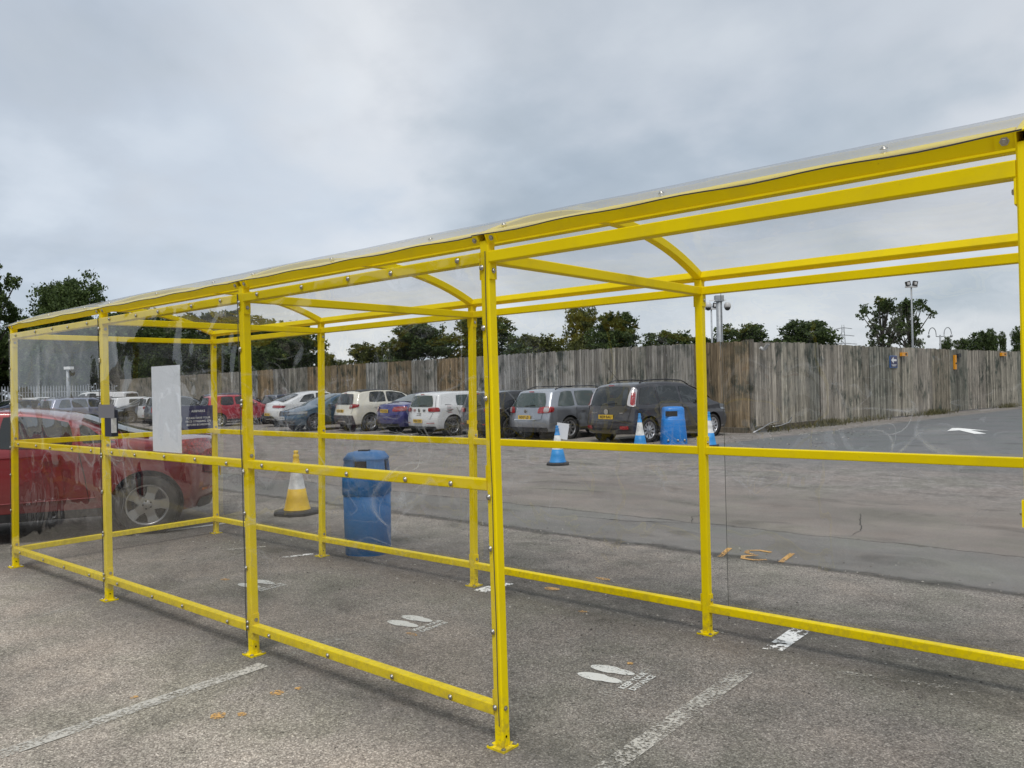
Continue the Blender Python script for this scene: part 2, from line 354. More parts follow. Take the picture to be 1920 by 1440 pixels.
def leaf_mat(name, dark, light, trans=.25):
    m = bpy.data.materials.new(name); m.use_nodes = True; nt = m.node_tree; b = nt.nodes['Principled BSDF']
    g = N(nt, 'ShaderNodeNewGeometry')
    P = g.outputs['Position']
    a = math_(nt, 'ADD', math_(nt, 'MULTIPLY', g.outputs['Random Per Island'], .5), math_(nt, 'MULTIPLY', noise_n(nt, .7, 3, .5, P), .5))
    c = ramp(nt, a, [(.2, dark), (.75, light)]); L_(nt, c, b.inputs['Base Color']); b.inputs['Roughness'].default_value = .6
    b.inputs['Specular IOR Level'].default_value = .3
    t = N(nt, 'ShaderNodeBsdfTranslucent'); L_(nt, c, t.inputs[0]); mx = N(nt, 'ShaderNodeMixShader'); mx.inputs[0].default_value = trans
    L_(nt, b.outputs[0], mx.inputs[1]); L_(nt, t.outputs[0], mx.inputs[2]); L_(nt, mx.outputs[0], nt.nodes['Material Output'].inputs[0]); return m
LEAF = leaf_mat('dark_foliage', (.022, .042, .013), (.10, .145, .04), .35)
LEAF2 = leaf_mat('olive_foliage', (.045, .058, .015), (.15, .165, .042), .3)
LEAF3 = leaf_mat('grass_blades', (.07, .075, .03), (.19, .17, .08))
BARK = mat('bark', rough=.9, fn=grimy((.03, .026, .02), (.075, .065, .05), 3, .8, .95))
def film(name, haze, tint, ior=1.5, boost=1.6, rough=.015, hazec=(.75, .77, .8), bump=.0, crease_glint=0):
    m = bpy.data.materials.new(name); m.use_nodes = True; nt = m.node_tree; nt.nodes.remove(nt.nodes['Principled BSDF'])
    out = nt.nodes['Material Output']; P = obj_co(nt, world=True)
    t = N(nt, 'ShaderNodeBsdfTransparent'); t.inputs[0].default_value = (*tint, 1)
    d = N(nt, 'ShaderNodeBsdfDiffuse'); d.inputs[0].default_value = (*hazec, 1)
    tl = N(nt, 'ShaderNodeBsdfTranslucent'); tl.inputs[0].default_value = (*hazec, 1)
    dd = N(nt, 'ShaderNodeMixShader'); dd.inputs[0].default_value = .5; L_(nt, d.outputs[0], dd.inputs[1]); L_(nt, tl.outputs[0], dd.inputs[2])
    hf = ramp(nt, noise_n(nt, 1.6, 5, .6, P, .8), [(.38, haze*.25), (.6, haze), (.8, haze*1.7)])
    if crease_glint:      # highlights along creases painted as thin white lines, like reflected swirls
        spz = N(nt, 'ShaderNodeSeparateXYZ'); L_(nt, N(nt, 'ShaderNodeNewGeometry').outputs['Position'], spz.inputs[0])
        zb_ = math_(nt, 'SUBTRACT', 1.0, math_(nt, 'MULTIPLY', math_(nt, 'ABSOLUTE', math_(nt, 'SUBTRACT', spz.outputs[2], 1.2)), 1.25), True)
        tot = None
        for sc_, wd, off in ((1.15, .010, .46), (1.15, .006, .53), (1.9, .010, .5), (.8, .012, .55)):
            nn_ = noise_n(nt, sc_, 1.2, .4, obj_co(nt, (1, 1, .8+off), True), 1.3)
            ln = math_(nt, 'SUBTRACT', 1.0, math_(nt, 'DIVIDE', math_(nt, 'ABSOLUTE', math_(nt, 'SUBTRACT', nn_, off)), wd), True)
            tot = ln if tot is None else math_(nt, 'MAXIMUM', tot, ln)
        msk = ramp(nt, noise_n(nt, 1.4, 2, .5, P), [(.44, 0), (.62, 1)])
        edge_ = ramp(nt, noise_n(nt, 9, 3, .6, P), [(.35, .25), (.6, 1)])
        cr = math_(nt, 'MULTIPLY', math_(nt, 'MULTIPLY', math_(nt, 'MULTIPLY', tot, msk), edge_), math_(nt, 'MULTIPLY', zb_, crease_glint))
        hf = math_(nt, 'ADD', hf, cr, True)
    m1 = N(nt, 'ShaderNodeMixShader'); L_(nt, hf, m1.inputs[0]); L_(nt, t.outputs[0], m1.inputs[1]); L_(nt, dd.outputs[0], m1.inputs[2])
    gl = N(nt, 'ShaderNodeBsdfGlossy'); gl.inputs['Roughness'].default_value = rough
    ge = N(nt, 'ShaderNodeNewGeometry'); dt = N(nt, 'ShaderNodeVectorMath', operation='DOT_PRODUCT')
    L_(nt, ge.outputs['Incoming'], dt.inputs[0]); L_(nt, ge.outputs['Normal'], dt.inputs[1])
    cth = math_(nt, 'ABSOLUTE', dt.outputs['Value']); f0 = ((ior-1)/(ior+1))**2*1.6
    fres = math_(nt, 'ADD', f0, math_(nt, 'MULTIPLY', math_(nt, 'POWER', math_(nt, 'SUBTRACT', 1.0, cth), 4.5), 1-f0))
    if bump:
        bp = N(nt, 'ShaderNodeBump'); bp.inputs[0].default_value = bump; bp.inputs[1].default_value = .05
        L_(nt, noise_n(nt, 1.7, 2, .35, P, 1.2), bp.inputs['Height']); L_(nt, bp.outputs[0], gl.inputs['Normal']); L_(nt, bp.outputs[0], dt.inputs[1])
    ff = math_(nt, 'MULTIPLY', fres, boost, True)
    m2 = N(nt, 'ShaderNodeMixShader'); L_(nt, ff, m2.inputs[0]); L_(nt, m1.outputs[0], m2.inputs[1]); L_(nt, gl.outputs[0], m2.inputs[2])
    L_(nt, m2.outputs[0], out.inputs[0]); return m
PVC = film('clear_plastic_sheet', .007, (.955, .955, .95), 1.5, 1.08, .006, bump=.3, crease_glint=.55)
PVC_FLAT = film('clear_plastic_sheet_end', .007, (.955, .955, .95), 1.5, .7, .006, bump=.05, crease_glint=.3)
ROOFF = film('clear_roof_sheet', .16, (.90, .90, .91), 1.5, .55, .03, (.70, .68, .67), bump=.1)

# ------------------------------------------------------------------ ground
def grid_plane(name, x0, x1, y0, y1, z, mt, nx=1, ny=1):
    v = [(x0+(x1-x0)*i/nx, y0+(y1-y0)*j/ny, z) for j in range(ny+1) for i in range(nx+1)]
    f = [(j*(nx+1)+i, j*(nx+1)+i+1, (j+1)*(nx+1)+i+1, (j+1)*(nx+1)+i) for j in range(ny) for i in range(nx)]
    return mk(name, mesh(v, f), mt)
g = grid_plane('ground', -900, 900, -500, 1500, 0, ASPH); g['kind'] = 'structure'
def poly_mark(name, pts, mt, z=.004, kind='structure', **k):
    me = mesh([(x, y, z) for x, y in pts], [tuple(range(len(pts)))])
    o = mk(name, me, mt); tag(o, kind=kind, **k) if kind else tag(o, **k); return o
def line_mark(a, b, w, mt, name='painted_line', z=.004):
    a = Vector((*a, 0)); b = Vector((*b, 0)); n = (b-a).normalized().cross(Vector((0, 0, 1)))*w/2
    return poly_mark(name, [(a+n)[:2], (b+n)[:2], (b-n)[:2], (a-n)[:2]], mt, z)
line_mark((-1.66, -2.6), (-1.78, -.06), .10, PAINT_OLD)
line_mark((-1.79, .1), (-1.83, .5), .09, PAINT_FAINT)
PAINT_BROKEN = worn_paint('broken_white_paint', (.50, .48, .43), .465, .56, 55)
line_mark((.50, -1.2), (.47, 1.5), .10, PAINT_BROKEN)
line_mark((.05, .75), (.06, 1.25), .10, PAINT_FAINT)
line_mark((.87, 1.78), (1.5, 1.91), .05, PAINT_FAINT)
line_mark((-4.05, -1.6), (-4.03, -.15), .10, PAINT_FAINT)
poly_mark('painted_line', [(.40, 1.89), (.51, 1.92), (.51, 2.42), (.39, 2.40)], PAINT_CHIP)
poly_mark('painted_line', [(-1.93, 1.86), (-1.80, 1.88), (-1.79, 2.2), (-1.9, 2.2)], PAINT_CHIP)
poly_mark('painted_line', [(-4.28, 1.68), (-4.2, 1.70), (-4.12, 1.95), (-4.18, 1.97)], PAINT_CHIP)
line_mark((-5.06, 1.58), (-4.86, 1.89), .06, PAINT_OLD)
line_mark((-6.72, 1.4), (-6.55, 2.5), .09, PAINT_NEW)
line_mark((-5.9, 2.6), (-5.3, 2.6), .06, PAINT_FAINT)
line_mark((-3.0, 3.2), (-2.5, 4.0), .06, PAINT_FAINT)
line_mark((1.5, 4.6), (2.4, 5.1), .08, PAINT_FAINT)
line_mark((-4.3, 8.3), (-3.6, 10.8), .12, PAINT_FAINT)
TAR = mat('dark_crack', (.03, .028, .026), .9)
def crack(pts, w=.012):
    mb = MB(); P_s = []
    for a, b in zip(pts[:-1], pts[1:]):
        n = max(2, int(math.dist(a, b)/.06))
        P_s += [(a[0]+(b[0]-a[0])*k/n+random.uniform(-.012, .012), a[1]+(b[1]-a[1])*k/n+random.uniform(-.012, .012), .004) for k in range(n)]
    n = len(P_s); ws = [w*random.uniform(.35, 1.2)*(1-abs(2*k/n-1)**4) for k in range(n)]
    v = []; f = []
    for k, p in enumerate(P_s):
        q0 = P_s[max(k-1, 0)]; q1 = P_s[min(k+1, n-1)]; d = Vector((q1[0]-q0[0], q1[1]-q0[1], 0)).normalized(); nn = Vector((-d.y, d.x, 0))*ws[k]
        v += [Vector(p)+nn, Vector(p)-nn]
    f = [(2*k, 2*k+1, 2*k+3, 2*k+2) for k in range(n-1)]
    o = mk('tarmac_crack', mesh(v, f), TAR); o['kind'] = 'structure'
crack([(-.25, 5.55), (-.25, 5.95), (-.42, 6.5), (-.6, 7.1)], .005); crack([(-3.4, 5.1), (-2.6, 5.15), (-1.9, 5.42)], .010); crack([(-1.9, 5.42), (-2.1, 5.8), (-2.0, 6.1)], .007)
crack([(1.2, 6.6), (2.3, 6.9), (3.4, 7.0)], .008); crack([(-5.5, 6.8), (-4.2, 7.1)], .01)
ARROWP = worn_paint('fresh_white_paint', (.85, .85, .83), .28, .34, 40)
# arrow heads on the far lane
def arrow(x, y, rz, s, mt):
    pts = [(-.10, -1), (.10, -1), (.10, .05), (.36, -.15), (.06, .8), (-.06, .8), (-.36, -.15), (-.10, .05)]
    c, d = math.cos(rz), math.sin(rz)
    o = poly_mark('painted_arrow', [(x+s*(px*c-py*d), y+s*(px*d+py*c)) for px, py in pts], mt, .008, None,
                  label='white arrow painted on the blue grey lane near the fence', cat='road marking')
arrow(-2.45, 22.9, R(24), 1.45, ARROWP)
line_mark((-3.95, 24.5), (-2.75, 24.3), .16, PAINT_FAINT, z=.008)
def blob_pts(cx, cy, rx, ry, n=12, j=.25):
    return [(cx+rx*math.cos(2*math.pi*i/n)*(1+random.uniform(-j, j)), cy+ry*math.sin(2*math.pi*i/n)*(1+random.uniform(-j, j))) for i in range(n)]
for cx_, cy_, rx, ry in [(-1.32, -.60, .05, .035), (-1.24, -.52, .03, .02), (-1.34, -.26, .04, .04), (-1.3, -.15, .02, .02), (-1.45, 2.26, .06, .05), (-.09, 1.22, .02, .02), (-1.5, .84, .05, .02), (-1.9, -.75, .02, .02), (-1.3, 2.75, .07, .03), (-3.9, .9, .05, .03), (-.9, 1.9, .03, .03)]:
    poly_mark('paint_spot', blob_pts(cx_, cy_, rx, ry), PAINT_OR)
# sprayed orange bay number on the lane edge
t = empty('sprayed_number', (-.68, 4.26, .0045), R(-170), 'orange sprayed number on the edge of the grey lane', 'road marking')
for k, pts in enumerate([[(-.30, -.2), (-.28, .2)], [(-.15, .15), (-.05, .21), (.05, .18), (.07, .09), (-.03, .01), (.08, -.06), (.09, -.15), (0, -.21), (-.12, -.17)], [(.27, -.2), (.25, .2)]]):
    mb = MB(); mb.sweep([(x, y, 0) for x, y in pts], [(-.024, 0), (.024, 0), (.024, .001), (-.024, .001)]); mb.obj('digit', PAINT_OR, t)
# footprints with lettering
foot = []
for i in range(28):
    a = 2*math.pi*i/28; y = math.sin(a); x = -math.cos(a)
    wdt = .052 if x < .1 else .043
    wdt *= (1-.12*math.exp(-((x-.25)/.18)**2))
    foot.append((x*.135, y*wdt+(.006*x)))
def footprints(x, y, label, rz=R(3)):
    t = empty('footprint_marking', (x, y, .004), rz, label, 'floor marking', 'keep distance footprints stencilled inside the shelter')
    for s in (-1, 1):
        me = mesh([(p[0]-.11+s*.0, p[1]+s*.068, 0) for p in foot], [tuple(range(len(foot)))]); mk('footprint', me, PAINT_NEW, t)
    for k, s in enumerate(['KEEP YOUR', 'DISTANCE']):
        mk('lettering', text_mesh(s, .052, 0, 'CENTER', .0018), PAINT_NEW, t, loc=(.062+k*.055, -.005, .0005), rot=(0, 0, R(90)))
footprints(.00, 1.01, 'white stencilled footprints nearest the front corner post')
footprints(-1.61, 1.03, 'white stencilled footprints in the middle of the shelter floor')
footprints(-3.43, .98, 'white stencilled footprints furthest left, beside the third post')

# ------------------------------------------------------------------ the yellow shelter
FOOT = {(0, 4): (.012, .004), (0, 3): (-1.99, .006), (0, 2): (-4.05, .012), (0, 1): (-6.035, -.012), (0, 5): (2.012, 0),
        (1, 4): (.012, 1.968), (1, 3): (-2.022, 1.984), (1, 2): (-3.99, 1.955), (1, 1): (-6.04, 2.0), (1, 5): (2.0, 1.98)}
TOP = {(0, 4): -.006, (0, 3): -2.0, (0, 2): -4.012, (0, 1): -5.99, (0, 5): 2.011, (1, 4): .005, (1, 3): -1.972, (1, 2): -3.962, (1, 1): -5.969, (1, 5): 2.0}
def node(row, i, z):
    fx, fy = FOOT[(row, i)]; T = Vector((TOP[(row, i)], row*1.98, 2.16)); F = Vector((fx, fy, 0))
    return F+(T-F)*(z/2.16)
SH = empty('yellow_shelter', (-2, 1, 0), 0, 'long yellow tubular walkway shelter with clear plastic walls and arched roof on the tarmac', 'shelter')
def shp(name, mb, mt=YEL): 
    me = mb.mesh(name); o = mk(name, me, mt, SH); o.matrix_parent_inverse = Matrix.Translation((2, -1, 0)); return o
def sub(o, par):
    o.parent = par; o.matrix_parent_inverse = par.matrix_parent_inverse @ Matrix.Identity(4) if False else Matrix.Identity(4); return o
_bolt = MB().lathe([(0, .0085), (.005, .0075), (.0078, .0045), (.0082, .002), (.0125, .0018), (.0125, 0)], 12).mesh('screw')
_hex = MB().lathe([(0, .009), (.009, .009), (.0105, .007), (.0105, .003), (.016, .0028), (.016, 0)], 6, False).mesh('bolt')
def screw(p, nrm, par, me=None, s=1, name='screw'):
    o = mk(name, me or _bolt, STEEL, par); q = Vector(nrm).to_track_quat('Z', 'Y')
    o.rotation_euler = q.to_euler(); o.scale = (s,)*3
    o.location = Vector(p)
    return o
T5 = .05
posts = {}
for row in (0, 1):
    for i in range(1, 6):
        zt = 2.232
        mb = MB(); mb.sweep([node(row, i, 0.012), node(row, i, zt)], sq(T5, T5, .005), Vector((0, 1, 0)))
        po = shp('post', mb); posts[(row, i)] = po
        f = node(row, i, 0)
        b = MB().box((f.x, f.y, .006), (.10, .10, .010)); bo = b.obj('base_plate', YEL, po)
        for sx in (-1, 1):
            for sy in (-1, 1): screw((f.x+sx*.037, f.y+sy*.037, .011), (0, 0, 1), po, _hex, .8, 'bolt')
        h = MB().lathe([(0, .0005), (.0055, .0005)], 10).mesh('hole')
        o = mk('hole', h, DARKHOLE, po, loc=(f.x+.0258, f.y-.003, .055), rot=(0, R(90), 0))
def rail(a, b, name='rail', w=T5, h=T5, upv=Vector((0, 0, 1)), trim=.026):
    a = Vector(a); b = Vector(b); d = (b-a).normalized()
    mb = MB().sweep([a+d*trim, b-d*trim], sq(w, h), upv); return shp(name, mb)
rails = {}
for row in (0, 1):
    for i in range(1, 5):
        for z in (.165, 1.155, 2.16):
            if row == 0 and i == 4 and z < 2: continue
            rails[(row, i, z)] = rail(node(row, i, z), node(row, i+1, z))
for z in (.165, 1.165, 2.16): rail(node(0, 1, z), node(1, 1, z))
for i in range(2, 6): rail(node(0, i, 2.16), node(1, i, 2.16), 'tie_beam')
# brackets under rail ends
def bracket(p, axis, par, side=1):
    mb = MB()
    if axis == 'x': mb.box(p, (.006, .044, .075))
    else: mb.box(p, (.044, .006, .075))
    mb.obj('bracket', YEL, par)
for (row, i), po in posts.items():
    for z, dz in ((.165, .05), (1.155, .05), (2.16, -.06)):
        if i < 5 and not (row == 0 and i == 4 and z < 2):
            p = node(row, i, z+dz); bracket((p.x+.0285, p.y, p.z), 'x', po)
            screw((p.x+.032, p.y, p.z), (1, 0, 0), po, _hex, .8, 'bolt')
        if i > 1:
            p = node(row, i, z+dz); bracket((p.x-.0285, p.y, p.z), 'x', po)
            screw((p.x-.032, p.y, p.z), (-1, 0, 0), po, _hex, .8, 'bolt')
p = node(0, 4, .165); screw((p.x+.0255, p.y-.002, .178), (1, 0, 0), posts[(0, 4)], _hex, .75, 'bolt')
p = node(0, 5, 2.1)
# arches
ZE, SAG = 2.252, .216
def arch_pt(i, u, off=0.0):
    a = node(0, i, ZE); b = node(1, i, ZE)
    c = (b-a).length+.0; rr = ((c/2)**2+SAG**2)/(2*SAG); half = math.asin((c/2)/rr)
    ang = -half + 2*half*u
    y = a.y+c/2+(rr+off)*math.sin(ang); z = ZE-(rr-SAG)+(rr+off)*math.cos(ang)
    x = a.x+(b.x-a.x)*u
    return Vector((x, y, z)), Vector((0, math.sin(ang), math.cos(ang)))
for i in range(1, 6):
    us = [(-.018)+(1.036)*k/22 for k in range(23)]
    outer = [arch_pt(i, u)[0] for u in us]
    mb = MB(); mb.sweep(outer, sq(T5, T5), Vector((1, 0, 0)), caps=False, sm=False)
    inn = sq(.042, .042, .002); n0 = len(mb.v)
    mb.sweep(outer, list(reversed(inn)), Vector((1, 0, 0)), caps=False)
    n = 8; last = (len(outer)-1)*n
    for j in range(n):
        k = (j+1) % n
        for base in (0, last):
            mb.f.append((base+j, base+k, n0+base+(n-1-k), n0+base+(n-1-j))); mb.sm.append(False)
    shp('roof_arch', mb)
# purlins
def purlin(i, u):
    a, na = arch_pt(i, u); b, nb = arch_pt(i+1, u); return rail(a, b, 'purlin', T5, T5, na)
for i in range(1, 5):
    pf = purlin(i, .0); purlin(i, .5); purlin(i, 1.0)
    for s, ii in ((1, i), (-1, i+1)):
        a, na = arch_pt(ii, 0)
        tn = Vector((0, na.z, -na.y))
        q = a+Vector((s*.05, 0, 0))-na*0.0
        rot = Matrix((Vector((1, 0, 0)), tn, na)).transposed()
        MB().box(q-tn*.0285, (.05, .005, .046), rot).obj('bracket', YEL, pf)
        screw(q-tn*.031, -tn, pf, _hex, .8, 'bolt')
# roof sheets
for i in range(1, 5):
    nx, ny = 24, 26; v = []
    for j in range(ny+1):
        u = -.045+1.09*j/ny
        for k in range(nx+1):
            s = k/nx; a, na = arch_pt(i, u, .029); b, _ = arch_pt(i+1, u, .029)
            q = a.lerp(b, s)
            e = max(0, 1-u*14)
            q += na*(.002*e*(1+math.sin(s*25+i*2)) + .003*noise.noise(Vector((q.x*2, q.y*3, i))) + .002)
            v.append(q+Vector((0, 0, 0)))
    f = [(j*(nx+1)+k, j*(nx+1)+k+1, (j+1)*(nx+1)+k+1, (j+1)*(nx+1)+k) for j in range(ny) for k in range(nx)]
    me = mesh(v, f, True); o = mk('roof_sheet', me, ROOFF, SH); o.matrix_parent_inverse = Matrix.Translation((2, -1, 0))
    # dark cut edge of the sheet
    ed = MB().sweep([v[k]-Vector((0, .001, .001)) for k in range(nx+1)], [(-.0015, -.002), (.0015, -.002), (.0015, .002), (-.0015, .002)]); ed.obj('sheet_edge', BLACKP, o)
    for k in range(3):
        s = (k+.12)/2.6; a, na = arch_pt(i, .012, .036); b, _ = arch_pt(i+1, .012, .036); screw(a.lerp(b, s), na, o, _bolt, 1.0)
# clear wall sheets
def wall_sheet(A, B, C, D, nrm, seed, amp=.013, n=84, mt_=None):
    # A,B bottom ; C,D top (B-D right side)
    nrm = Vector(nrm); v = []
    for j in range(n+1):
        t = j/n
        for k in range(n+1):
            s = k/n; q = A.lerp(B, s).lerp(C.lerp(D, s), t)
            wz = min(1, min(abs(q.z-z) for z in (.165, 1.155, 2.16))/.16)
            wx = min(1, min(s, 1-s)/.08)
            w = amp*(wz**1.3)*(.25+.75*wx)
            h = noise.noise(Vector((s*2.6+seed*7.3, t*3.1, seed*1.7)))*1.2+.45*noise.noise(Vector((s*6+seed, t*7.2, 3+seed)))
            rd = noise.noise(Vector((s*3.4+seed*3.1, t*2.6+seed, 5.5))); h += .8*max(0, 1-abs(rd)*4.5)**2*(.5+.5*math.sin(s*5+seed))
            h += .35*noise.noise(Vector((s*13+seed, t*9, 9+seed)))*(1-min(1, abs(q.z-1.3)/.5))
            h *= 1+1.1*math.exp(-((q.z-1.22)/.38)**2)
            lw = max(0, min(1, (q.z-.7)/.4)); h *= .3+.7*lw*lw*(3-2*lw)
            v.append(q+nrm*(w*h))
    f = [(j*(n+1)+k, j*(n+1)+k+1, (j+1)*(n+1)+k+1, (j+1)*(n+1)+k) for j in range(n) for k in range(n)]
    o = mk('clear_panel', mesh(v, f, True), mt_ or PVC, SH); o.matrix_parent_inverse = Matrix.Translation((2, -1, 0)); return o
EDGE = mat('sheet_edge_dark', (.06, .065, .06), .3)
for i in range(1, 4):
    dx0, dx1 = (-.022 if i > 1 else -.024), (-.026 if i < 3 else .012)
    off = Vector((0, -.030, 0))
    A = node(0, i, .105)+off+Vector((dx0, 0, 0)); B = node(0, i+1, .105)+off+Vector((dx1, 0, 0))
    C = node(0, i, 2.185)+off+Vector((dx0, 0, 0)); D = node(0, i+1, 2.185)+off+Vector((dx1, 0, 0))
    o = wall_sheet(A, B, C, D, (0, -1, 0), i, .008 if i == 1 else .014)
    for a, b in ((A, C), (B, D)):
        pts = [a.lerp(b, k/14)+Vector((.0015*math.sin(k*1.7+i), -.001-.002*abs(math.sin(k*.9+i*2)), 0)) for k in range(15)]
        MB().sweep(pts, [(-.0013, -.0013), (.0013, -.0013), (.0013, .0013), (-.0013, .0013)], Vector((0, 1, 0))).obj('sheet_edge', EDGE, o)
    for z, n in ((.165, 4), (1.155, 5), (2.16, 5)):
        for k in range(n):
            s = (k+.5+random.uniform(-.12, .12))/n; q = node(0, i, z).lerp(node(0, i+1, z), s); screw(q+Vector((0, -.032, random.uniform(-.006, .006))), (0, -1, 0), o)
    for ii, dx in ((i, -.008), (i+1, -.010)):
        for z in (.19, .52, .86, 1.12, 1.52, 1.86, 2.12):
            q = node(0, ii, z+random.uniform(-.02, .02)); screw(q+Vector((dx-.004 if ii == i else dx, -.032, 0)), (0, -1, 0), o)
for i in range(1, 5):
    off = Vector((0, .030, 0)); dx0 = .13 if i == 4 else -.02
    A = node(1, i, .105)+off+Vector((dx0, 0, 0)); B = node(1, i+1, .105)+off; C = node(1, i, 2.185)+off+Vector((dx0, 0, 0)); D = node(1, i+1, 2.185)+off
    o = wall_sheet(A, B, C, D, (0, 1, 0), 10+i)
    if i == 4:
        MB().sweep([A, C], [(-.0012, -.0012), (.0012, -.0012), (.0012, .0012), (-.0012, .0012)], Vector((0, 1, 0))).obj('sheet_edge', EDGE, o)
off = Vector((-.030, 0, 0))
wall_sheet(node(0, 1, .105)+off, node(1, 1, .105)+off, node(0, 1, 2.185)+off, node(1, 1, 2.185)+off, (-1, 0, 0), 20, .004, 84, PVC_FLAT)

# things hung on the shelter
t = empty('white_board', (-3.005, -.01, 1.19), 0, 'tall plain white board fixed behind the clear front wall', 'board')
MB().box((0, .0, .297), (.405, .006, .594)).obj('panel', WHITEB, t, rot=(0, 0, 0))
t = empty('face_covering_sign', (-5.985, 1.66, 1.19), 0, 'navy sign asking for face coverings on the end rail', 'sign')
MB().box((0, 0, .130), (.006, .60, .262)).obj('board', NAVY, t)
for s, z, sz in (('AIRPARKS', .20, .036), ('PLEASE HAVE YOUR', .125, .031), ('FACE COVERING ON', .088, .031), ('BEFORE BOARDING', .051, .031)):
    mk('lettering', text_mesh(s, sz, 0, 'CENTER', .0004), WHITEP, t, loc=(.0045, .13, z), rot=(R(90), 0, R(90)))
d = MB().lathe([(0, .0012), (.085, .0012), (.085, 0)], 32, False).obj('blue_disc', SIGNBLUE, t, loc=(.004, -.15, .12), rot=(0, R(90), 0))
MB().lathe([(.087, .001), (.092, .001)], 32, False, cap=False).obj('disc_ring', WHITEP, t, loc=(.004, -.15, .12), rot=(0, R(90), 0))
mbk = MB().lathe([(0, .0), (.03, .0)], 20).box((0, -.012, .0), (.03, .03, .001)); mbk.obj('face_symbol', WHITEP, t, loc=(.0062, -.15, .12), rot=(0, R(90), 0))
t = empty('taped_box', (-3.83, -.04, 1.28), 0, 'small dark box taped with grey tape beside the second front post', 'box')
MB().box((.015, 0, .1), (.11, .05, .2)).obj('box', mat('dark_box', (.02, .024, .045), .5), t)
MB().box((.0, -.029, .19), (.27, .003, .10)).obj('tape', GREYTAPE, t)
MB().box((.085, -.012, .085), (.022, .03, .11)).obj('white_strip', CWHITE, t)

# ------------------------------------------------------------------ litter bins
def se(r, n, e=4.0, rot=0):
    out = []
    for i in range(n):
        a = 2*math.pi*i/n; c, s = math.cos(a), math.sin(a)
        k = (abs(c)**e+abs(s)**e)**(-1/e); out.append((r*k*c, r*k*s))
    return out
def stack(rings, n=32, e=4.0, cap=True, sm=True):
    mb = MB(); v = []; f = []
    for r, z in rings: v += [(x, y, z) for x, y in se(r, n, e)]
    for i in range(len(rings)-1):
        for j in range(n):
            k = (j+1) % n; f.append((i*n+j, i*n+k, (i+1)*n+k, (i+1)*n+j))
    mb.add(v, f, sm)
    if cap:
        mb.f += [tuple(range(n)), tuple((len(rings)-1)*n+j for j in range(n))]; mb.sm += [False, False]
    return mb
bx, by = -3.76, 2.33
t = empty('litter_bin', (bx, by, 0), R(33), 'blue litter bin with hooded top and four openings behind the shelter', 'bin')
stack([(.197, 0), (.205, .01), (.212, .30), (.214, .60)], 40, 3).obj('body', BLUEBIN, t)
stack([(.218, .575), (.222, .580), (.222, .70), (.220, .755), (.205, .757)], 40, 3).obj('hood_collar', BLUEBIN, t)
stack([(.15, .74), (.15, .93)], 24, 3).obj('liner', DARKHOLE, t)
stack([(.200, .905), (.205, .912), (.203, .925), (.165, .975), (.09, .99), (.085, .988)], 40, 3.4).obj('lid', BLUETOP, t)
mb = MB()
for q in range(4):
    a0 = math.pi/4+q*math.pi/2
    pts = []
    for k in range(7):
        a = a0+R(-27+9*k); c, s = math.cos(a), math.sin(a); kk = (abs(c)**3.2+abs(s)**3.2)**(-1/3.2)
        pts.append((kk*c, kk*s))
    v = []; f = []
    for x, y in pts:
        for r, z in ((.213, .755), (.200, .912), (.175, .912), (.19, .755)): v.append((x*r, y*r, z))
    for k in range(6):
        for e_ in range(4): f.append((k*4+e_, (k+1)*4+e_, (k+1)*4+(e_+1) % 4, k*4+(e_+1) % 4))
    f += [(0, 1, 2, 3), (27, 26, 25, 24)]
    mb.add(v, f, False)
mb.obj('hood_pillars', BLUETOP, t)
MB().box((-.02, 0, .994), (.10, .07, .012)).obj('stub_plate', BLACKP, t)
MB().box((-.12, -.184, .36), (.035, .004, .035), Matrix.Rotation(R(45), 3, 'Y')).obj('sticker', mat('tan_sticker', (.5, .4, .3), .6), t, rot=(0, 0, R(0)))
t = empty('litter_bin', (-7.72, 15.55, 0), R(40), 'bright blue bin with one slot opening beside the dark people carrier', 'bin')
stack([(.325, 0), (.33, .02), (.31, .3), (.285, .62), (.275, .65)], 32, 4).obj('body', BLUEBIN2, t)
stack([(.272, .645), (.272, .85), (.262, .91), (.225, .945), (.1, .955)], 32, 4).obj('hood', BLUEBIN2, t)
MB().box((-.09, -.262, .78), (.30, .03, .13)).obj('slot', DARKHOLE, t)
for k in (-.2, .05, .22): screw((k, -.333, .1), (0, -1, 0), t, _bolt, 2.5)

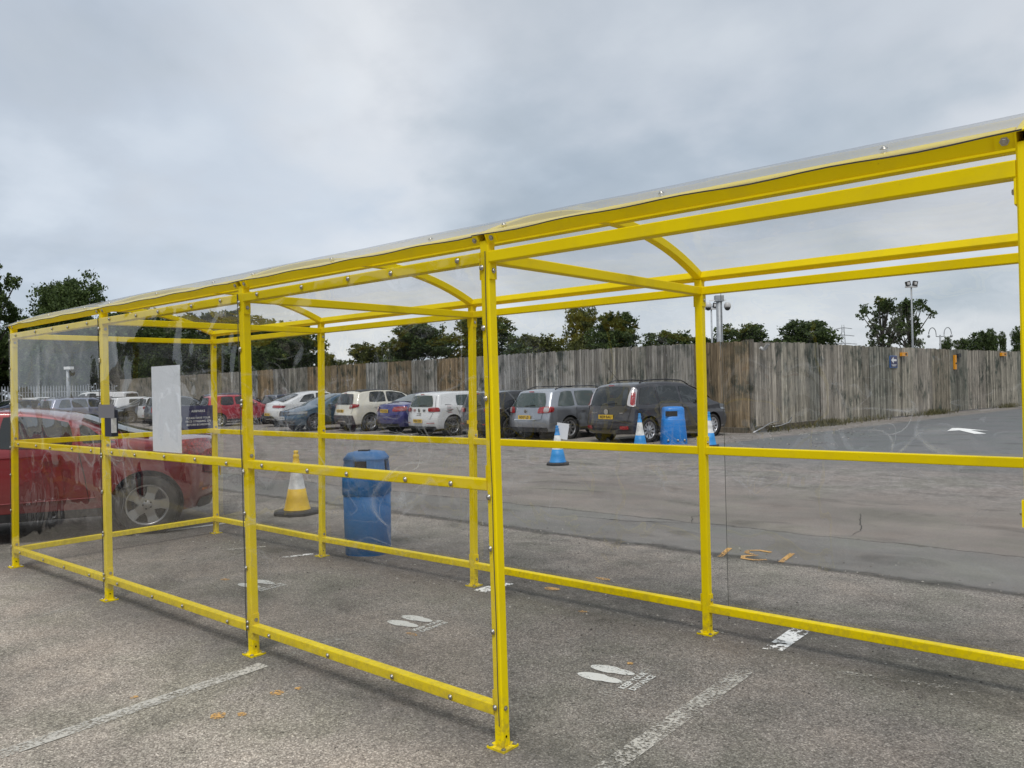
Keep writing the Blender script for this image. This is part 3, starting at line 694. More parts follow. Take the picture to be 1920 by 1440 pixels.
# ------------------------------------------------------------------ traffic cones
def cone(x, y, rz, H, body, topc, label, base=.46):
    t = empty('traffic_cone', (x, y, 0), rz, label, 'traffic cone', 'traffic cones standing around the shelter')
    v = []; hb = base/2; c = .26*base
    pts = [(-hb, -hb+c), (-hb+c, -hb), (hb-c, -hb), (hb, -hb+c), (hb, hb-c), (hb-c, hb), (-hb+c, hb), (-hb, hb-c)]
    mb = MB()
    rings = [[(a*s, b*s, z) for a, b in pts] for s, z in ((.98, 0), (1, .015), (1, .035), (.9, .055), (.62, .06))]
    v = [q for r in rings for q in r]; f = [(i*8+j, i*8+(j+1) % 8, (i+1)*8+(j+1) % 8, (i+1)*8+j) for i in range(4) for j in range(8)]+[tuple(range(32, 40))]
    mb.add(v, f); mb.obj('base', BLACKP, t)
    def rad(z): return .165+(.028-.165)*((z-.05)/(H*.93-.05))**.92
    z1, z2 = .05+(H-.05)*.36, .05+(H-.05)*.74
    lo = [(.168, .055), (.172, .06), (.168, .068)]+[(rad(z)+.003, z) for z in (.075, (.075+z1)/2, z1)]
    MB().lathe(lo, 28).obj('lower_cone', body, t)
    MB().lathe([(rad(z1)+.0005, z1-.003), (rad((z1+z2)/2), (z1+z2)/2), (rad(z2), z2)], 28).obj('white_sleeve', CWHITE, t)
    MB().lathe([(rad(z2)+.003, z2-.002), (rad(H*.86), H*.86), (.037, H*.885), (.04, H*.90), (.036, H*.93), (.024, H*.945), (.03, H*.96), (.03, H*.995), (0, H)], 28).obj('tip', topc, t)
    return t
cone(-6.43, 3.34, R(10), .82, CYEL, CYEL, 'yellow and white cone standing left of the near blue bin', .55)
cp = cone(-7.14, 9.85, R(35), .78, CBLUE, CBLUE, 'blue and white cone with white sheet of paper behind its tip', .44)
cone(-7.53, 13.6, R(20), .86, CBLUE, CBLUE, 'blue and white cone in front of the dark people carrier rear wheel', .44)
cone(-6.42, 14.95, R(20), .85, CBLUE, CBLUE, 'blue and white cone to the right of the far blue bin', .44)
t = empty('paper_notice', (-7.11, 9.95, .5), R(40), 'white sheet of paper propped on the blue cone', 'paper')
MB().box((.02, .03, .16), (.24, .004, .32), Matrix.Rotation(R(9), 3, 'Y')).obj('sheet', mat('paper', (.7, .72, .76), .7), t)

# ------------------------------------------------------------------ fences
def plank_mesh(w, h, th, seed):
    rnd = random.Random(seed); mb = MB(); n = 5; v = []
    for k in range(n+1):
        z = h*k/n; dx = rnd.uniform(-.003, .003)
        if k == n: zt = (z+rnd.uniform(-.012, .012), z+rnd.uniform(-.012, .012))
        else: zt = (z, z)
        ww = w*(1-.14*((seed*7) % 3)/2); v += [(-ww/2+dx, -th*.2, zt[0]), (w/2+dx, -th, zt[1]), (w/2+dx, 0, zt[1]), (-w/2+dx, 0, zt[0])]
    f = [(k*4+e, k*4+(e+1) % 4, (k+1)*4+(e+1) % 4, (k+1)*4+e) for k in range(n) for e in range(4)]+[(3, 2, 1, 0), tuple(n*4+i for i in range(4))]
    return MB().add(v, f).mesh('plank')
PW = .118
planksL = [plank_mesh(PW, 2.6, .030, s) for s in range(6)]
planksR = [plank_mesh(PW, 2.55, .032, 40+s) for s in range(6)]
def polyline(pts, step):
    out = []; acc = 0
    for (a, b) in zip(pts[:-1], pts[1:]):
        A, B = Vector(a), Vector(b); L = (B.xy-A.xy).length; s = acc
        while s < L:
            q = A.lerp(B, s/L); out.append((q, math.atan2(B.y-A.y, B.x-A.x))); s += step
        acc = s-L
    return out
def tone(panel_rnd, r, left):
    if left:
        base = random.Random(panel_rnd).choice([(.24, .225, .195), (.28, .265, .24), (.27, .20, .125), (.24, .185, .12), (.28, .275, .26), (.22, .205, .18)])
    else:
        base = random.Random(panel_rnd+99).choice([(.21, .185, .145), (.25, .23, .19), (.19, .185, .155), (.26, .235, .20), (.17, .165, .14)])
    k = r.uniform(.82, 1.2); return (base[0]*k, base[1]*k, base[2]*k, 1)
def build_fence(root, pts, meshes, left, zb, hgt, flip=1):
    rnd = random.Random(5 if left else 6); pl = polyline(pts, PW-.004 if left else PW*.985)
    pl = [(q, a) for q, a in pl]
    rest = MB(); inv = root.matrix_world.inverted() if False else Vector(root.location)
    for n, (q, a) in enumerate(pl):
        # q.z = top height
        sc = (q.z-zb)/hgt*(1+rnd.uniform(-.008, .008)); rz = a+(math.pi if flip < 0 else 0)+rnd.uniform(-.02, .02)
        pos = Vector((q.x, q.y, zb))-inv
        if n < 300:
            o = mk('plank', meshes[rnd.randrange(6)], WOOD, root, loc=pos, rot=(0, rnd.uniform(-.006, .006), rz)); o.scale = (1, 1, sc)
            o.color = tone(n//16, rnd, left)
        else:
            m = meshes[rnd.randrange(6)]; Mx = Matrix.Translation(pos) @ Matrix.Rotation(rz, 4, 'Z') @ Matrix.Diagonal((1, 1, sc, 1))
            rest.add([Mx @ vv.co for vv in m.vertices], [tuple(p.vertices) for p in m.polygons])
    if rest.v:
        o = rest.obj('planks', WOOD, root, kind='stuff'); o.color = (.21, .19, .16, 1)
    return pl
ptsL = [(-7.62, 19.9, 2.76), (-9.6, 20, 2.77), (-12.6, 20.2, 2.79), (-17.2, 20.6, 2.79), (-23, 21.2, 2.80), (-31, 22, 2.81), (-37.5, 22.5, 2.79), (-54, 23.5, 2.76), (-59.5, 23.8, 2.74)]
FL = empty('wooden_fence', (-7.62, 19.9, 0), 0, 'tall grey and brown plank fence running behind the row of parked cars', 'fence')
build_fence(FL, ptsL, planksL, True, .16, 2.6, -1)
def strip_along(pts, z0, z1, th, name, mt, root, offy=.03):
    mb = MB()
    for a, b in zip(pts[:-1], pts[1:]):
        A = Vector((a[0], a[1], (z0+z1)/2)); B = Vector((b[0], b[1], (z0+z1)/2)); d = (B-A).normalized(); nn = Vector((-d.y, d.x, 0))*offy
        mb.sweep([A-nn-Vector(root.location), B-nn-Vector(root.location)], [(-th/2, -(z1-z0)/2), (th/2, -(z1-z0)/2), (th/2, (z1-z0)/2), (-th/2, (z1-z0)/2)])
    o = mb.obj(name, mt, root); o.color = (.10, .085, .065, 1); return o
strip_along(ptsL, 0, .155, .03, 'gravel_board', WOOD, FL, -.012)
strip_along(ptsL, .5, .6, .05, 'back_rail', WOOD, FL, .06); strip_along(ptsL, 2.2, 2.3, .05, 'back_rail', WOOD, FL, .06)
for n, (q, a) in enumerate(polyline(ptsL, 2.4)):
    if n > 14: break
    MB().box((q.x+7.62, q.y-19.9+.09, 1.4), (.1, .1, 2.8)).obj('fence_post', WOOD, FL).color = (.2, .17, .13, 1)
# corner post, near gate leaf and the long fence to the right
ptsR1 = [(-7.50, 19.92, 2.72), (-7.25, 22.4, 2.75), (-7.04, 24.3, 2.78)]
ptsR2 = [(-7.02, 24.45, 2.74), (-6.85, 26.3, 2.74), (-6.05, 31.2, 2.72), (-5.2, 36.5, 2.70), (-3.95, 42.6, 2.66), (-2.4, 51.0, 2.66), (0, 62, 2.66)]
FG = empty('fence_gate', (-7.5, 19.92, 0), 0, 'grey weathered plank gate section between the fence corner and the dark gap', 'fence gate')
build_fence(FG, ptsR1, planksR, False, .20, 2.55)
strip_along(ptsR1, .03, .19, .03, 'gravel_board', WOOD, FG, .012); strip_along(ptsR1, 1.2, 1.3, .05, 'back_rail', WOOD, FG, -.06)
MB().box((.0, .05, 1.4), (.11, .11, 2.8)).obj('fence_post', WOOD, FG).color = (.25, .22, .18, 1)
FR = empty('wooden_fence', (-7.02, 24.45, 0), 0, 'green stained plank fence running away to the right along the lane', 'fence')
build_fence(FR, ptsR2, planksR, False, .04, 2.55)
strip_along(ptsR2, 1.2, 1.3, .05, 'back_rail', WOOD, FR, -.06)
for n, (q, a) in enumerate(polyline(ptsR2, 2.4)):
    if n > 12: break
    MB().box((q.x+7.02-.09, q.y-24.45, 1.36), (.1, .1, 2.72)).obj('fence_post', WOOD, FR).color = (.16, .15, .13, 1)
# palisade at far left
FP = empty('palisade_fence', (-62, 14, 0), 0, 'pale grey metal palisade fence with pointed pales at far left', 'fence')
pal = MB().add([(-.035, 0, 0), (.035, 0, 0), (.035, 0, 2.25), (0, 0, 2.4), (-.035, 0, 2.25), (-.035, .02, 0), (.035, .02, 0), (.035, .02, 2.25), (0, .02, 2.4), (-.035, .02, 2.25)],
               [(0, 1, 2, 3, 4), (9, 8, 7, 6, 5), (0, 5, 6, 1), (1, 6, 7, 2), (2, 7, 8, 3), (3, 8, 9, 4), (4, 9, 5, 0)]).mesh('pale')
pa, pb = Vector((-62.5, 8.0, 0)), Vector((-59.6, 23.6, 0)); n = 90
for k in range(n):
    q = pa.lerp(pb, k/n)-Vector(FP.location); mk('pale', pal, GALV, FP, loc=q, rot=(0, 0, R(80)))
for z in (.5, 1.9):
    MB().sweep([pa-Vector(FP.location)+Vector((-.03, 0, z)), pb-Vector(FP.location)+Vector((-.03, 0, z))], sq(.05, .05)).obj('cross_rail', GALV, FP)

# signs and lamps on the fence
def on_fence(name, y, z, label, cat, group=None):
    for a, b in zip(ptsR2[:-1], ptsR2[1:]):
        if a[1] <= y <= b[1]:
            s = (y-a[1])/(b[1]-a[1]); x = a[0]+(b[0]-a[0])*s; rz = math.atan2(b[1]-a[1], b[0]-a[0])
            return empty(name, (x+.035, y, z), rz, label, cat, group)
t = on_fence('direction_sign', 30.06, 2.0, 'blue sign with white left arrow on the green stained fence', 'sign')
MB().box((0, -.01, .16), (.62, .02, .46)).obj('board', SIGNBLUE, t)
MB().box((0, -.024, .16), (.57, .004, .42)).obj('border', NAVY, t)
mb = MB(); mb.add([(-.24, -.03, .22), (-.02, -.03, .35), (-.02, -.03, .26), (.22, -.03, .26), (.22, -.03, .18), (-.02, -.03, .18), (-.02, -.03, .09)], [tuple(range(7))]); mb.obj('arrow', WHITEP, t)
MB().box((0, -.03, .04), (.4, .004, .022)).obj('text_bar', WHITEP, t)
MB().box((0, -.03, .00), (.3, .004, .018)).obj('text_bar', WHITEP, t)
t = on_fence('small_orange_box', 30.84, 2.35, 'orange box fixed on the fence right of the blue arrow sign', 'box', 'orange fittings on the right fence')
MB().box((0, -.06, .1), (.46, .10, .14)).obj('case', ORANGEP, t); MB().box((.1, -.115, .1), (.12, .01, .09)).obj('label_plate', INK, t)
t = on_fence('small_orange_box', 35.84, 1.9, 'tall narrow orange strip fixed high on the fence', 'box', 'orange fittings on the right fence')
MB().box((0, -.05, .25), (.16, .08, .62)).obj('case', ORANGEP, t); MB().box((0, -.094, .2), (.12, .01, .06)).obj('label_plate', INK, t)
t = on_fence('small_orange_box', 40.95, 2.42, 'orange box furthest right on the fence near the frame edge', 'box', 'orange fittings on the right fence')
MB().box((0, -.06, .1), (.5, .10, .16)).obj('case', ORANGEP, t); MB().box((.1, -.115, .1), (.12, .01, .09)).obj('label_plate', INK, t)
t = on_fence('dark_bracket', 36.3, 2.38, 'small dark box beside the tall orange strip on the fence', 'box')
MB().box((0, -.05, .07), (.3, .08, .16)).obj('case', BLACKP, t)
t = empty('solar_light', (-7.36, 20.25, 2.5), R(100), 'white solar panel light fixed at the top of the fence corner', 'lamp')
MB().box((.1, -.16, .06), (.42, .012, .24), Matrix.Rotation(R(38), 3, 'X')).obj('frame', LIGHTGREY, t)
MB().box((.1, -.168, .068), (.36, .008, .19), Matrix.Rotation(R(38), 3, 'X')).obj('solar_cell', mat('solar_cell', (.05, .06, .11), .15), t)
MB().lathe([(0, -.03), (.06, -.03), (.07, 0), (.05, .03), (0, .035)], 14).obj('lamp_head', LIGHTGREY, t, loc=(-.12, -.09, .02), rot=(R(60), 0, 0))
MB().box((0, -.05, .03), (.05, .12, .04)).obj('arm', LIGHTGREY, t)
t = empty('bent_metal_trim', (-7.35, 20.6, .05), R(80), 'bent silver metal trim lying at the foot of the fence corner', 'scrap')
MB().sweep([(-1.1, -.25, 0), (-.5, -.2, .12), (.0, -.1, .22), (.4, -.02, .24), (.75, .05, .22)], sq(.05, .02), sm=True).obj('long_strip', ALLOY, t)
MB().sweep([(.2, -.08, .1), (.6, -.1, .12), (1.0, -.15, .2), (1.25, -.1, .34)], sq(.04, .02), sm=True).obj('short_strip', ALLOY, t)

# ------------------------------------------------------------------ poles beyond the fence
def pole_tube(t, r0, r1, h, mt=GALV, n=10): return MB().lathe([(r0, 0), ((r0+r1)/2, h/2), (r1, h)], n).obj('pole', mt, t)
t = empty('cctv_column', (-15.57, 34.72, 0), R(40), 'thick grey steel column with two white dome cameras', 'camera column')
pole_tube(t, .19, .15, 5.85, GALV, 8)
MB().box((0, 0, 5.75), (.42, .36, .3)).obj('head', GALV, t)
for s in (-1, 1):
    a = MB().box((s*.25, 0, 5.66), (.5 if s < 0 else .2, .05, .06)).obj('bracket_arm', WHITEP, t)
    dm = MB().lathe([(0, .28), (.1, .27), (.17, .17), (.18, .05), (.165, 0)], 16).obj('dome_camera', LIGHTGREY, t, loc=(s*(.55 if s < 0 else .42), 0, 5.3 if s < 0 else 5.28))
    MB().lathe([(.15, .02), (.14, -.06), (.08, -.13), (0, -.15)], 16).obj('dome', GLASS, dm)
def floodlight(loc, h, rz, label, s=1.0):
    t = empty('floodlight_pole', loc, rz, label, 'light pole', 'floodlight poles beyond the fence')
    pole_tube(t, .10*s, .055*s, h-.35*s)
    MB().box((0, 0, h-.32*s), (.85*s, .25*s, .10*s)).obj('crossbar', LIGHTGREY, t)
    for k in (-1, 1):
        l = MB().box((k*.27*s, -.05, h-.08*s), (.32*s, .22*s, .36*s), Matrix.Rotation(R(12*k), 3, 'Y')).obj('floodlight', BLACKP, t)
        MB().box((k*.27*s, -.165*s, h-.07*s), (.2*s, .01, .2*s)).obj('lens', LIGHTGREY, l)
floodlight((-24.07, 51.13, 0), 7.2, R(40), 'floodlight pole standing just left of the grey camera column')
floodlight((-13.37, 62.88, 0), 8.7, R(40), 'tall floodlight pole in front of the bare limbed pine')
floodlight((-34.65, 84.16, 0), 7.2, R(40), 'small distant floodlight pole above the gate section', 1)
t = empty('street_lamp', (-18.82, 97.67, 0), R(40), 'street lamp with two curled swan neck arms right of the pine', 'street lamp')
pole_tube(t, .13, .08, 6.2)
for s in (-1, 1):
    pts = [(0, 0, 6.0), (s*.45, 0, 6.05)]+[(s*(.45+.42-.42*math.cos(a)), 0, 6.3+.75*math.sin(a)) for a in [R(x) for x in range(0, 190, 20)]]
    MB().sweep(pts, circ(.05, 6), Vector((0, 1, 0)), sm=True).obj('swan_neck', GALV, t)
    MB().lathe([(0, .2), (.1, .15), (.16, 0), (.1, -.12), (0, -.15)], 10).obj('lantern', GALV, t, loc=(s*1.29, 0, 6.05))
t = empty('street_lamp', (-53.7, 17.96, 0), R(20), 'grey post with white lamp head above the parked cars at left', 'street lamp')
pole_tube(t, .10, .09, 3.35); MB().box((.12, 0, 3.42), (.55, .3, .18)).obj('lamp_head', WHITEP, t)
t = empty('mast', (-45.35, 61.88, 0), 0, 'thin pale mast in front of the light green tree', 'mast'); pole_tube(t, .09, .05, 7.4)
t = empty('electricity_pylon', (-83.1, 266.3, 0), R(20), 'distant lattice electricity pylon between tree groups', 'pylon')
mb = MB()
for a in range(4):
    sx, sy = ((1, 1), (1, -1), (-1, -1), (-1, 1))[a]
    mb.sweep([(sx*1.8, sy*1.8, 0), (sx*.7, sy*.7, 12), (sx*.3, sy*.3, 19)], circ(.09, 4))
    nx_, ny_ = ((1, 1), (1, -1), (-1, -1), (-1, 1))[(a+1) % 4]
    for k in range(9):
        z0, z1 = k*2, k*2+2; r0, r1 = 1.8-.085*z0, 1.8-.085*z1
        mb.sweep([(sx*r0, sy*r0, z0), (nx_*r1, ny_*r1, z1)], circ(.05, 3)); mb.sweep([(nx_*r0, ny_*r0, z0), (sx*r1, sy*r1, z1)], circ(.05, 3))
mb.obj('lattice_tower', GALV, t)
for z, w in ((12.5, 4.2), (15.2, 3.4), (17.6, 2.8)):
    MB().sweep([(-w, 0, z), (0, 0, z+.5), (w, 0, z)], circ(.12, 4)).obj('cross_arm', GALV, t)

# ------------------------------------------------------------------ cars
def pl_fn(pts, w=.05):
    xs = [p[0] for p in pts]; ys = [p[1] for p in pts]
    def f(x):
        return float(np.mean([np.interp(x+d*w, xs, ys) for d in (-1, -.6, -.2, .2, .6, 1)]))
    return f
class Shape:
    def __init__(s, sp):
        s.sp = sp; s.L = sp['L']; s.W = sp['W']
        s.top = pl_fn(sp['top'], sp.get('sm', .12)); s.xr = pl_fn(sp['rear'], .04); s.xf = pl_fn(sp['front'], .04)
        s.zbt = sp.get('zbot', .24); s.zb = sp['zb']; s.tum = sp.get('tum', .36)
        s.rr = sp.get('rr', .16); s.rf = sp.get('rf', .30); s.crown = sp.get('crown', .035)
        s.x0t = sp['top'][0][0]; s.x1t = sp['top'][-1][0]
    def hw(s, x, z):
        w = s.W/2; u = abs(x-s.L/2)/(s.L/2)
        k = 1-.07*min(u, 1)**4
        if z < .62: k *= 1-.05*((.62-z)/.4)**2
        w2 = w*k
        if z < s.zb: w2 -= .012*math.exp(-((z-(s.zb-.16))/.05)**2)
        if z > s.zb: w2 -= s.tum*(z-s.zb)+.02*min(1, (z-s.zb)/.04)
        return w2
    def pt(s, S_, v, t):
        xt = s.x0t+(s.x1t-s.x0t)*S_; zt = s.top(xt)-s.crown*v*v
        z = s.zbt+(zt-s.zbt)*t
        zr = s.zbt+(s.top(s.x0t)-s.zbt)*t; zf = s.zbt+(s.top(s.x1t)-s.zbt)*t
        x0 = s.xr(zr)+s.rr*abs(v)**3; x1 = s.xf(zf)-s.rf*abs(v)**3
        x = x0+(x1-x0)*S_
        return Vector((x, v*s.hw(x, z), z))
    def body(s):
        Ss = [i/44 for i in range(45)]; Vs = [-1, -.93, -.7, -.35, 0, .35, .7, .93, 1]; Ts = [0, .06, .18, .3, .42, .52, .60, .68, .78, .88, .95, 1]
        bm = bmesh.new(); d = {}
        def V(i, j, k):
            key = (i, j, k)
            if key not in d: d[key] = bm.verts.new(s.pt(Ss[i], Vs[j], Ts[k]))
            return d[key]
        ni, nj, nk = len(Ss)-1, len(Vs)-1, len(Ts)-1
        for i in range(ni):
            for j in range(nj):
                bm.faces.new((V(i, j, 0), V(i, j+1, 0), V(i+1, j+1, 0), V(i+1, j, 0))); bm.faces.new((V(i, j, nk), V(i+1, j, nk), V(i+1, j+1, nk), V(i, j+1, nk)))
            for k in range(nk):
                bm.faces.new((V(i, 0, k), V(i+1, 0, k), V(i+1, 0, k+1), V(i, 0, k+1))); bm.faces.new((V(i, nj, k), V(i, nj, k+1), V(i+1, nj, k+1), V(i+1, nj, k)))
        for j in range(nj):
            for k in range(nk):
                bm.faces.new((V(0, j, k), V(0, j, k+1), V(0, j+1, k+1), V(0, j+1, k))); bm.faces.new((V(ni, j, k), V(ni, j+1, k), V(ni, j+1, k+1), V(ni, j, k+1)))
        bmesh.ops.recalc_face_normals(bm, faces=bm.faces)
        me = bpy.data.meshes.new('body'); bm.to_mesh(me); bm.free()
        o = bpy.data.objects.new('tmp', me); COL.objects.link(o)
        m = o.modifiers.new('s', 'SUBSURF'); m.levels = 1; m.render_levels = 1
        cuts = []
        for wx in s.sp['wheels']:
            ar = s.sp.get('arch', s.sp.get('wr', .32)+.055)
            for sy in (-1, 1):
                cm = MB().lathe([(ar, sy*(s.W/2-.24)), (ar, sy*(s.W/2+.2))], 28, False, 'y', (wx, 0, s.sp.get('wr', .32)+.01)).mesh('c')
                b2 = bmesh.new(); b2.from_mesh(cm); bmesh.ops.recalc_face_normals(b2, faces=b2.faces); b2.to_mesh(cm); b2.free()
                c = bpy.data.objects.new('cut', cm); COL.objects.link(c); cuts.append(c)
                b = o.modifiers.new('b', 'BOOLEAN'); b.operation = 'DIFFERENCE'; b.object = c; b.solver = 'EXACT'
        dg = bpy.context.evaluated_depsgraph_get(); out = bpy.data.meshes.new_from_object(o.evaluated_get(dg))
        bpy.data.objects.remove(o); [bpy.data.objects.remove(c) for c in cuts]
        out.polygons.foreach_set('use_smooth', [True]*len(out.polygons)); out.materials.clear(); out.name = 'body'
        try: out.set_sharp_from_angle(angle=R(38))
        except Exception: pass
        return out
    # surface mappings for the trims
    def rear(s, v, z, e=.006):
        if abs(v) <= 1:
            x = s.xr(z)+s.rr*abs(v)**3; return Vector((x-e, v*s.hw(x, z), z))
        sg = 1 if v > 0 else -1
        x = s.xr(z)+s.rr+(abs(v)-1); return Vector((x, sg*(s.hw(x, z)+e), z))
    def front(s, v, z, e=.006):
        if abs(v) <= 1:
            x = s.xf(z)-s.rf*abs(v)**3; return Vector((x+e, v*s.hw(x, z), z))
        sg = 1 if v > 0 else -1
        x = s.xf(z)-s.rf-(abs(v)-1); return Vector((x, sg*(s.hw(x, z)+e), z))
    def roof(s, v, x, e=.008):
        z = s.top(x)-s.crown*v*v; return Vector((x, v*(s.hw(x, z)), z+e))
    def side(s, sg, x, z, e=.007): return Vector((x, sg*(s.hw(x, z)+e), z))
def patch(fn, c, n=10, m=8, rnd=.0):
    """bilinear patch over four corners (bl, br, tr, tl) in the mapping's own coordinates"""
    v = []; f = []
    for j in range(m+1):
        for i in range(n+1):
            a, b = 2*i/n-1, 2*j/m-1
            if rnd: a, b = a*math.sqrt(1-rnd*b*b/2), b*math.sqrt(1-rnd*a*a/2)
            a, b = (a+1)/2, (b+1)/2
            p = [(1-a)*(1-b)*c[0][k]+a*(1-b)*c[1][k]+a*b*c[2][k]+(1-a)*b*c[3][k] for k in (0, 1)]
            v.append(fn(*p))
    f = [(j*(n+1)+i, j*(n+1)+i+1, (j+1)*(n+1)+i+1, (j+1)*(n+1)+i) for j in range(m) for i in range(n)]
    me = mesh(v, f, True)
    return me
_tyre = {}; _rim = {}
def wheel_meshes(r, ns, w=.205, style='slim'):
    k = (r, ns, style)
    if k not in _tyre:
        rr = r*.68
        _tyre[k] = MB().lathe([(rr, -w/2+.01), (rr+.01, -w/2), (r-.025, -w/2), (r-.006, -w/2+.02), (r, -w/2+.05), (r, w/2-.05), (r-.006, w/2-.02), (r-.025, w/2), (rr+.01, w/2), (rr, w/2-.01)], 36, True, 'y', cap=False).mesh('tyre')
        mb = MB()
        mb.lathe([(rr+.002, -w/2+.006), (rr-.012, -w/2+.004), (rr-.02, -w/2+.02), (rr-.024, -w/2+.07)], 40, True, 'y', cap=False)
        for q in range(ns):
            a = 2*math.pi*q/ns+.3; ww = {'slim': .017, 'wide': .052, 'mid': .026}[style]*(r/.32)
            for off in ((0,) if style != 'slim' else (0,)):
                ca, sa = math.cos(a+off), math.sin(a+off); ta = Vector((-sa, 0, ca)); ra = Vector((ca, 0, sa))
                y0, y1 = -w/2+.028, -w/2+.012
                P = []
                for rad, wd, yy in ((.045, ww*1.0, y0-.012), (rr*.6, ww*.85, y0-.006), (rr-.012, ww*(1.15 if style == 'wide' else 1.3), y1)):
                    for sg in (-1, 1):
                        P.append(ra*rad+ta*wd*sg+Vector((0, yy, 0)))
                        P.append(ra*rad+ta*wd*sg*1.15+Vector((0, yy+.03, 0)))
                F = []
                for z in (0, 4): F += [(z, z+4, z+6, z+2), (z+1, z+5, z+4, z), (z+2, z+6, z+7, z+3)]
                mb.add(P, F)
        mb.lathe([(.0, -w/2+.008), (.03, -w/2+.008), (.055, -w/2+.018), (.06, -w/2+.04)], 20, True, 'y')
        _rim[k] = mb.mesh('rim')
        _tyre[k+('d',)] = MB().lathe([(0, -w/2+.075), (rr-.01, -w/2+.075)], 28, False, 'y').mesh('brake_shadow')
        nb = MB()
        for q in range(5):
            a = 2*math.pi*q/5+.3+math.pi/5; nb.lathe([(.012, -w/2+.012), (0, -w/2+.010)], 8, False, 'y', (.042*math.cos(a), 0, .042*math.sin(a)))
        _tyre[k+('n',)] = nb.mesh('wheel_nuts')
    return _tyre[k], _rim[k], _tyre[k+('d',)], _tyre[k+('n',)]
_body = {}
def badge_vw(par, loc, rot, s=.06):
    b = MB().lathe([(s*.86, .004), (s, .004), (s, 0), (s*.86, 0)], 24, False); b.lathe([(0, .001), (s*.86, .001)], 20, False)
    o = b.obj('badge', CHROME, par, loc=loc, rot=rot)
    mb = MB()
    def st(a, c): mb.sweep([(a[0]*s, a[1]*s, .004), (c[0]*s, c[1]*s, .004)], [(-.006, 0), (.006, 0), (.006, .003), (-.006, .003)])
    for sg in (-1, 1):
        st((sg*.36, .78), (0, .12)); st((sg*.8, .3), (sg*.38, -.7)); st((sg*.38, -.7), (0, .0))
    mb.obj('badge_letters', INK, o)
def badge_wing(par, loc, rot, s=.07):
    b = MB().lathe([(s*.86, .005), (s, .005), (s, 0), (s*.86, 0)], 24, False); o = b.obj('badge', CHROME, par, loc=loc, rot=rot)
    mb = MB(); pts = [(-.95, .25), (-.5, .55), (0, -.1), (.5, .55), (.95, .25)]
    mb.sweep([(x*s, y*s, .004) for x, y in pts], [(-.008, 0), (.008, 0), (.008, .004), (-.008, .004)], Vector((0, 0, 1))); mb.obj('badge_wings', CHROME, o)
REAR_R = (R(90), 0, R(-90))          # faces -x
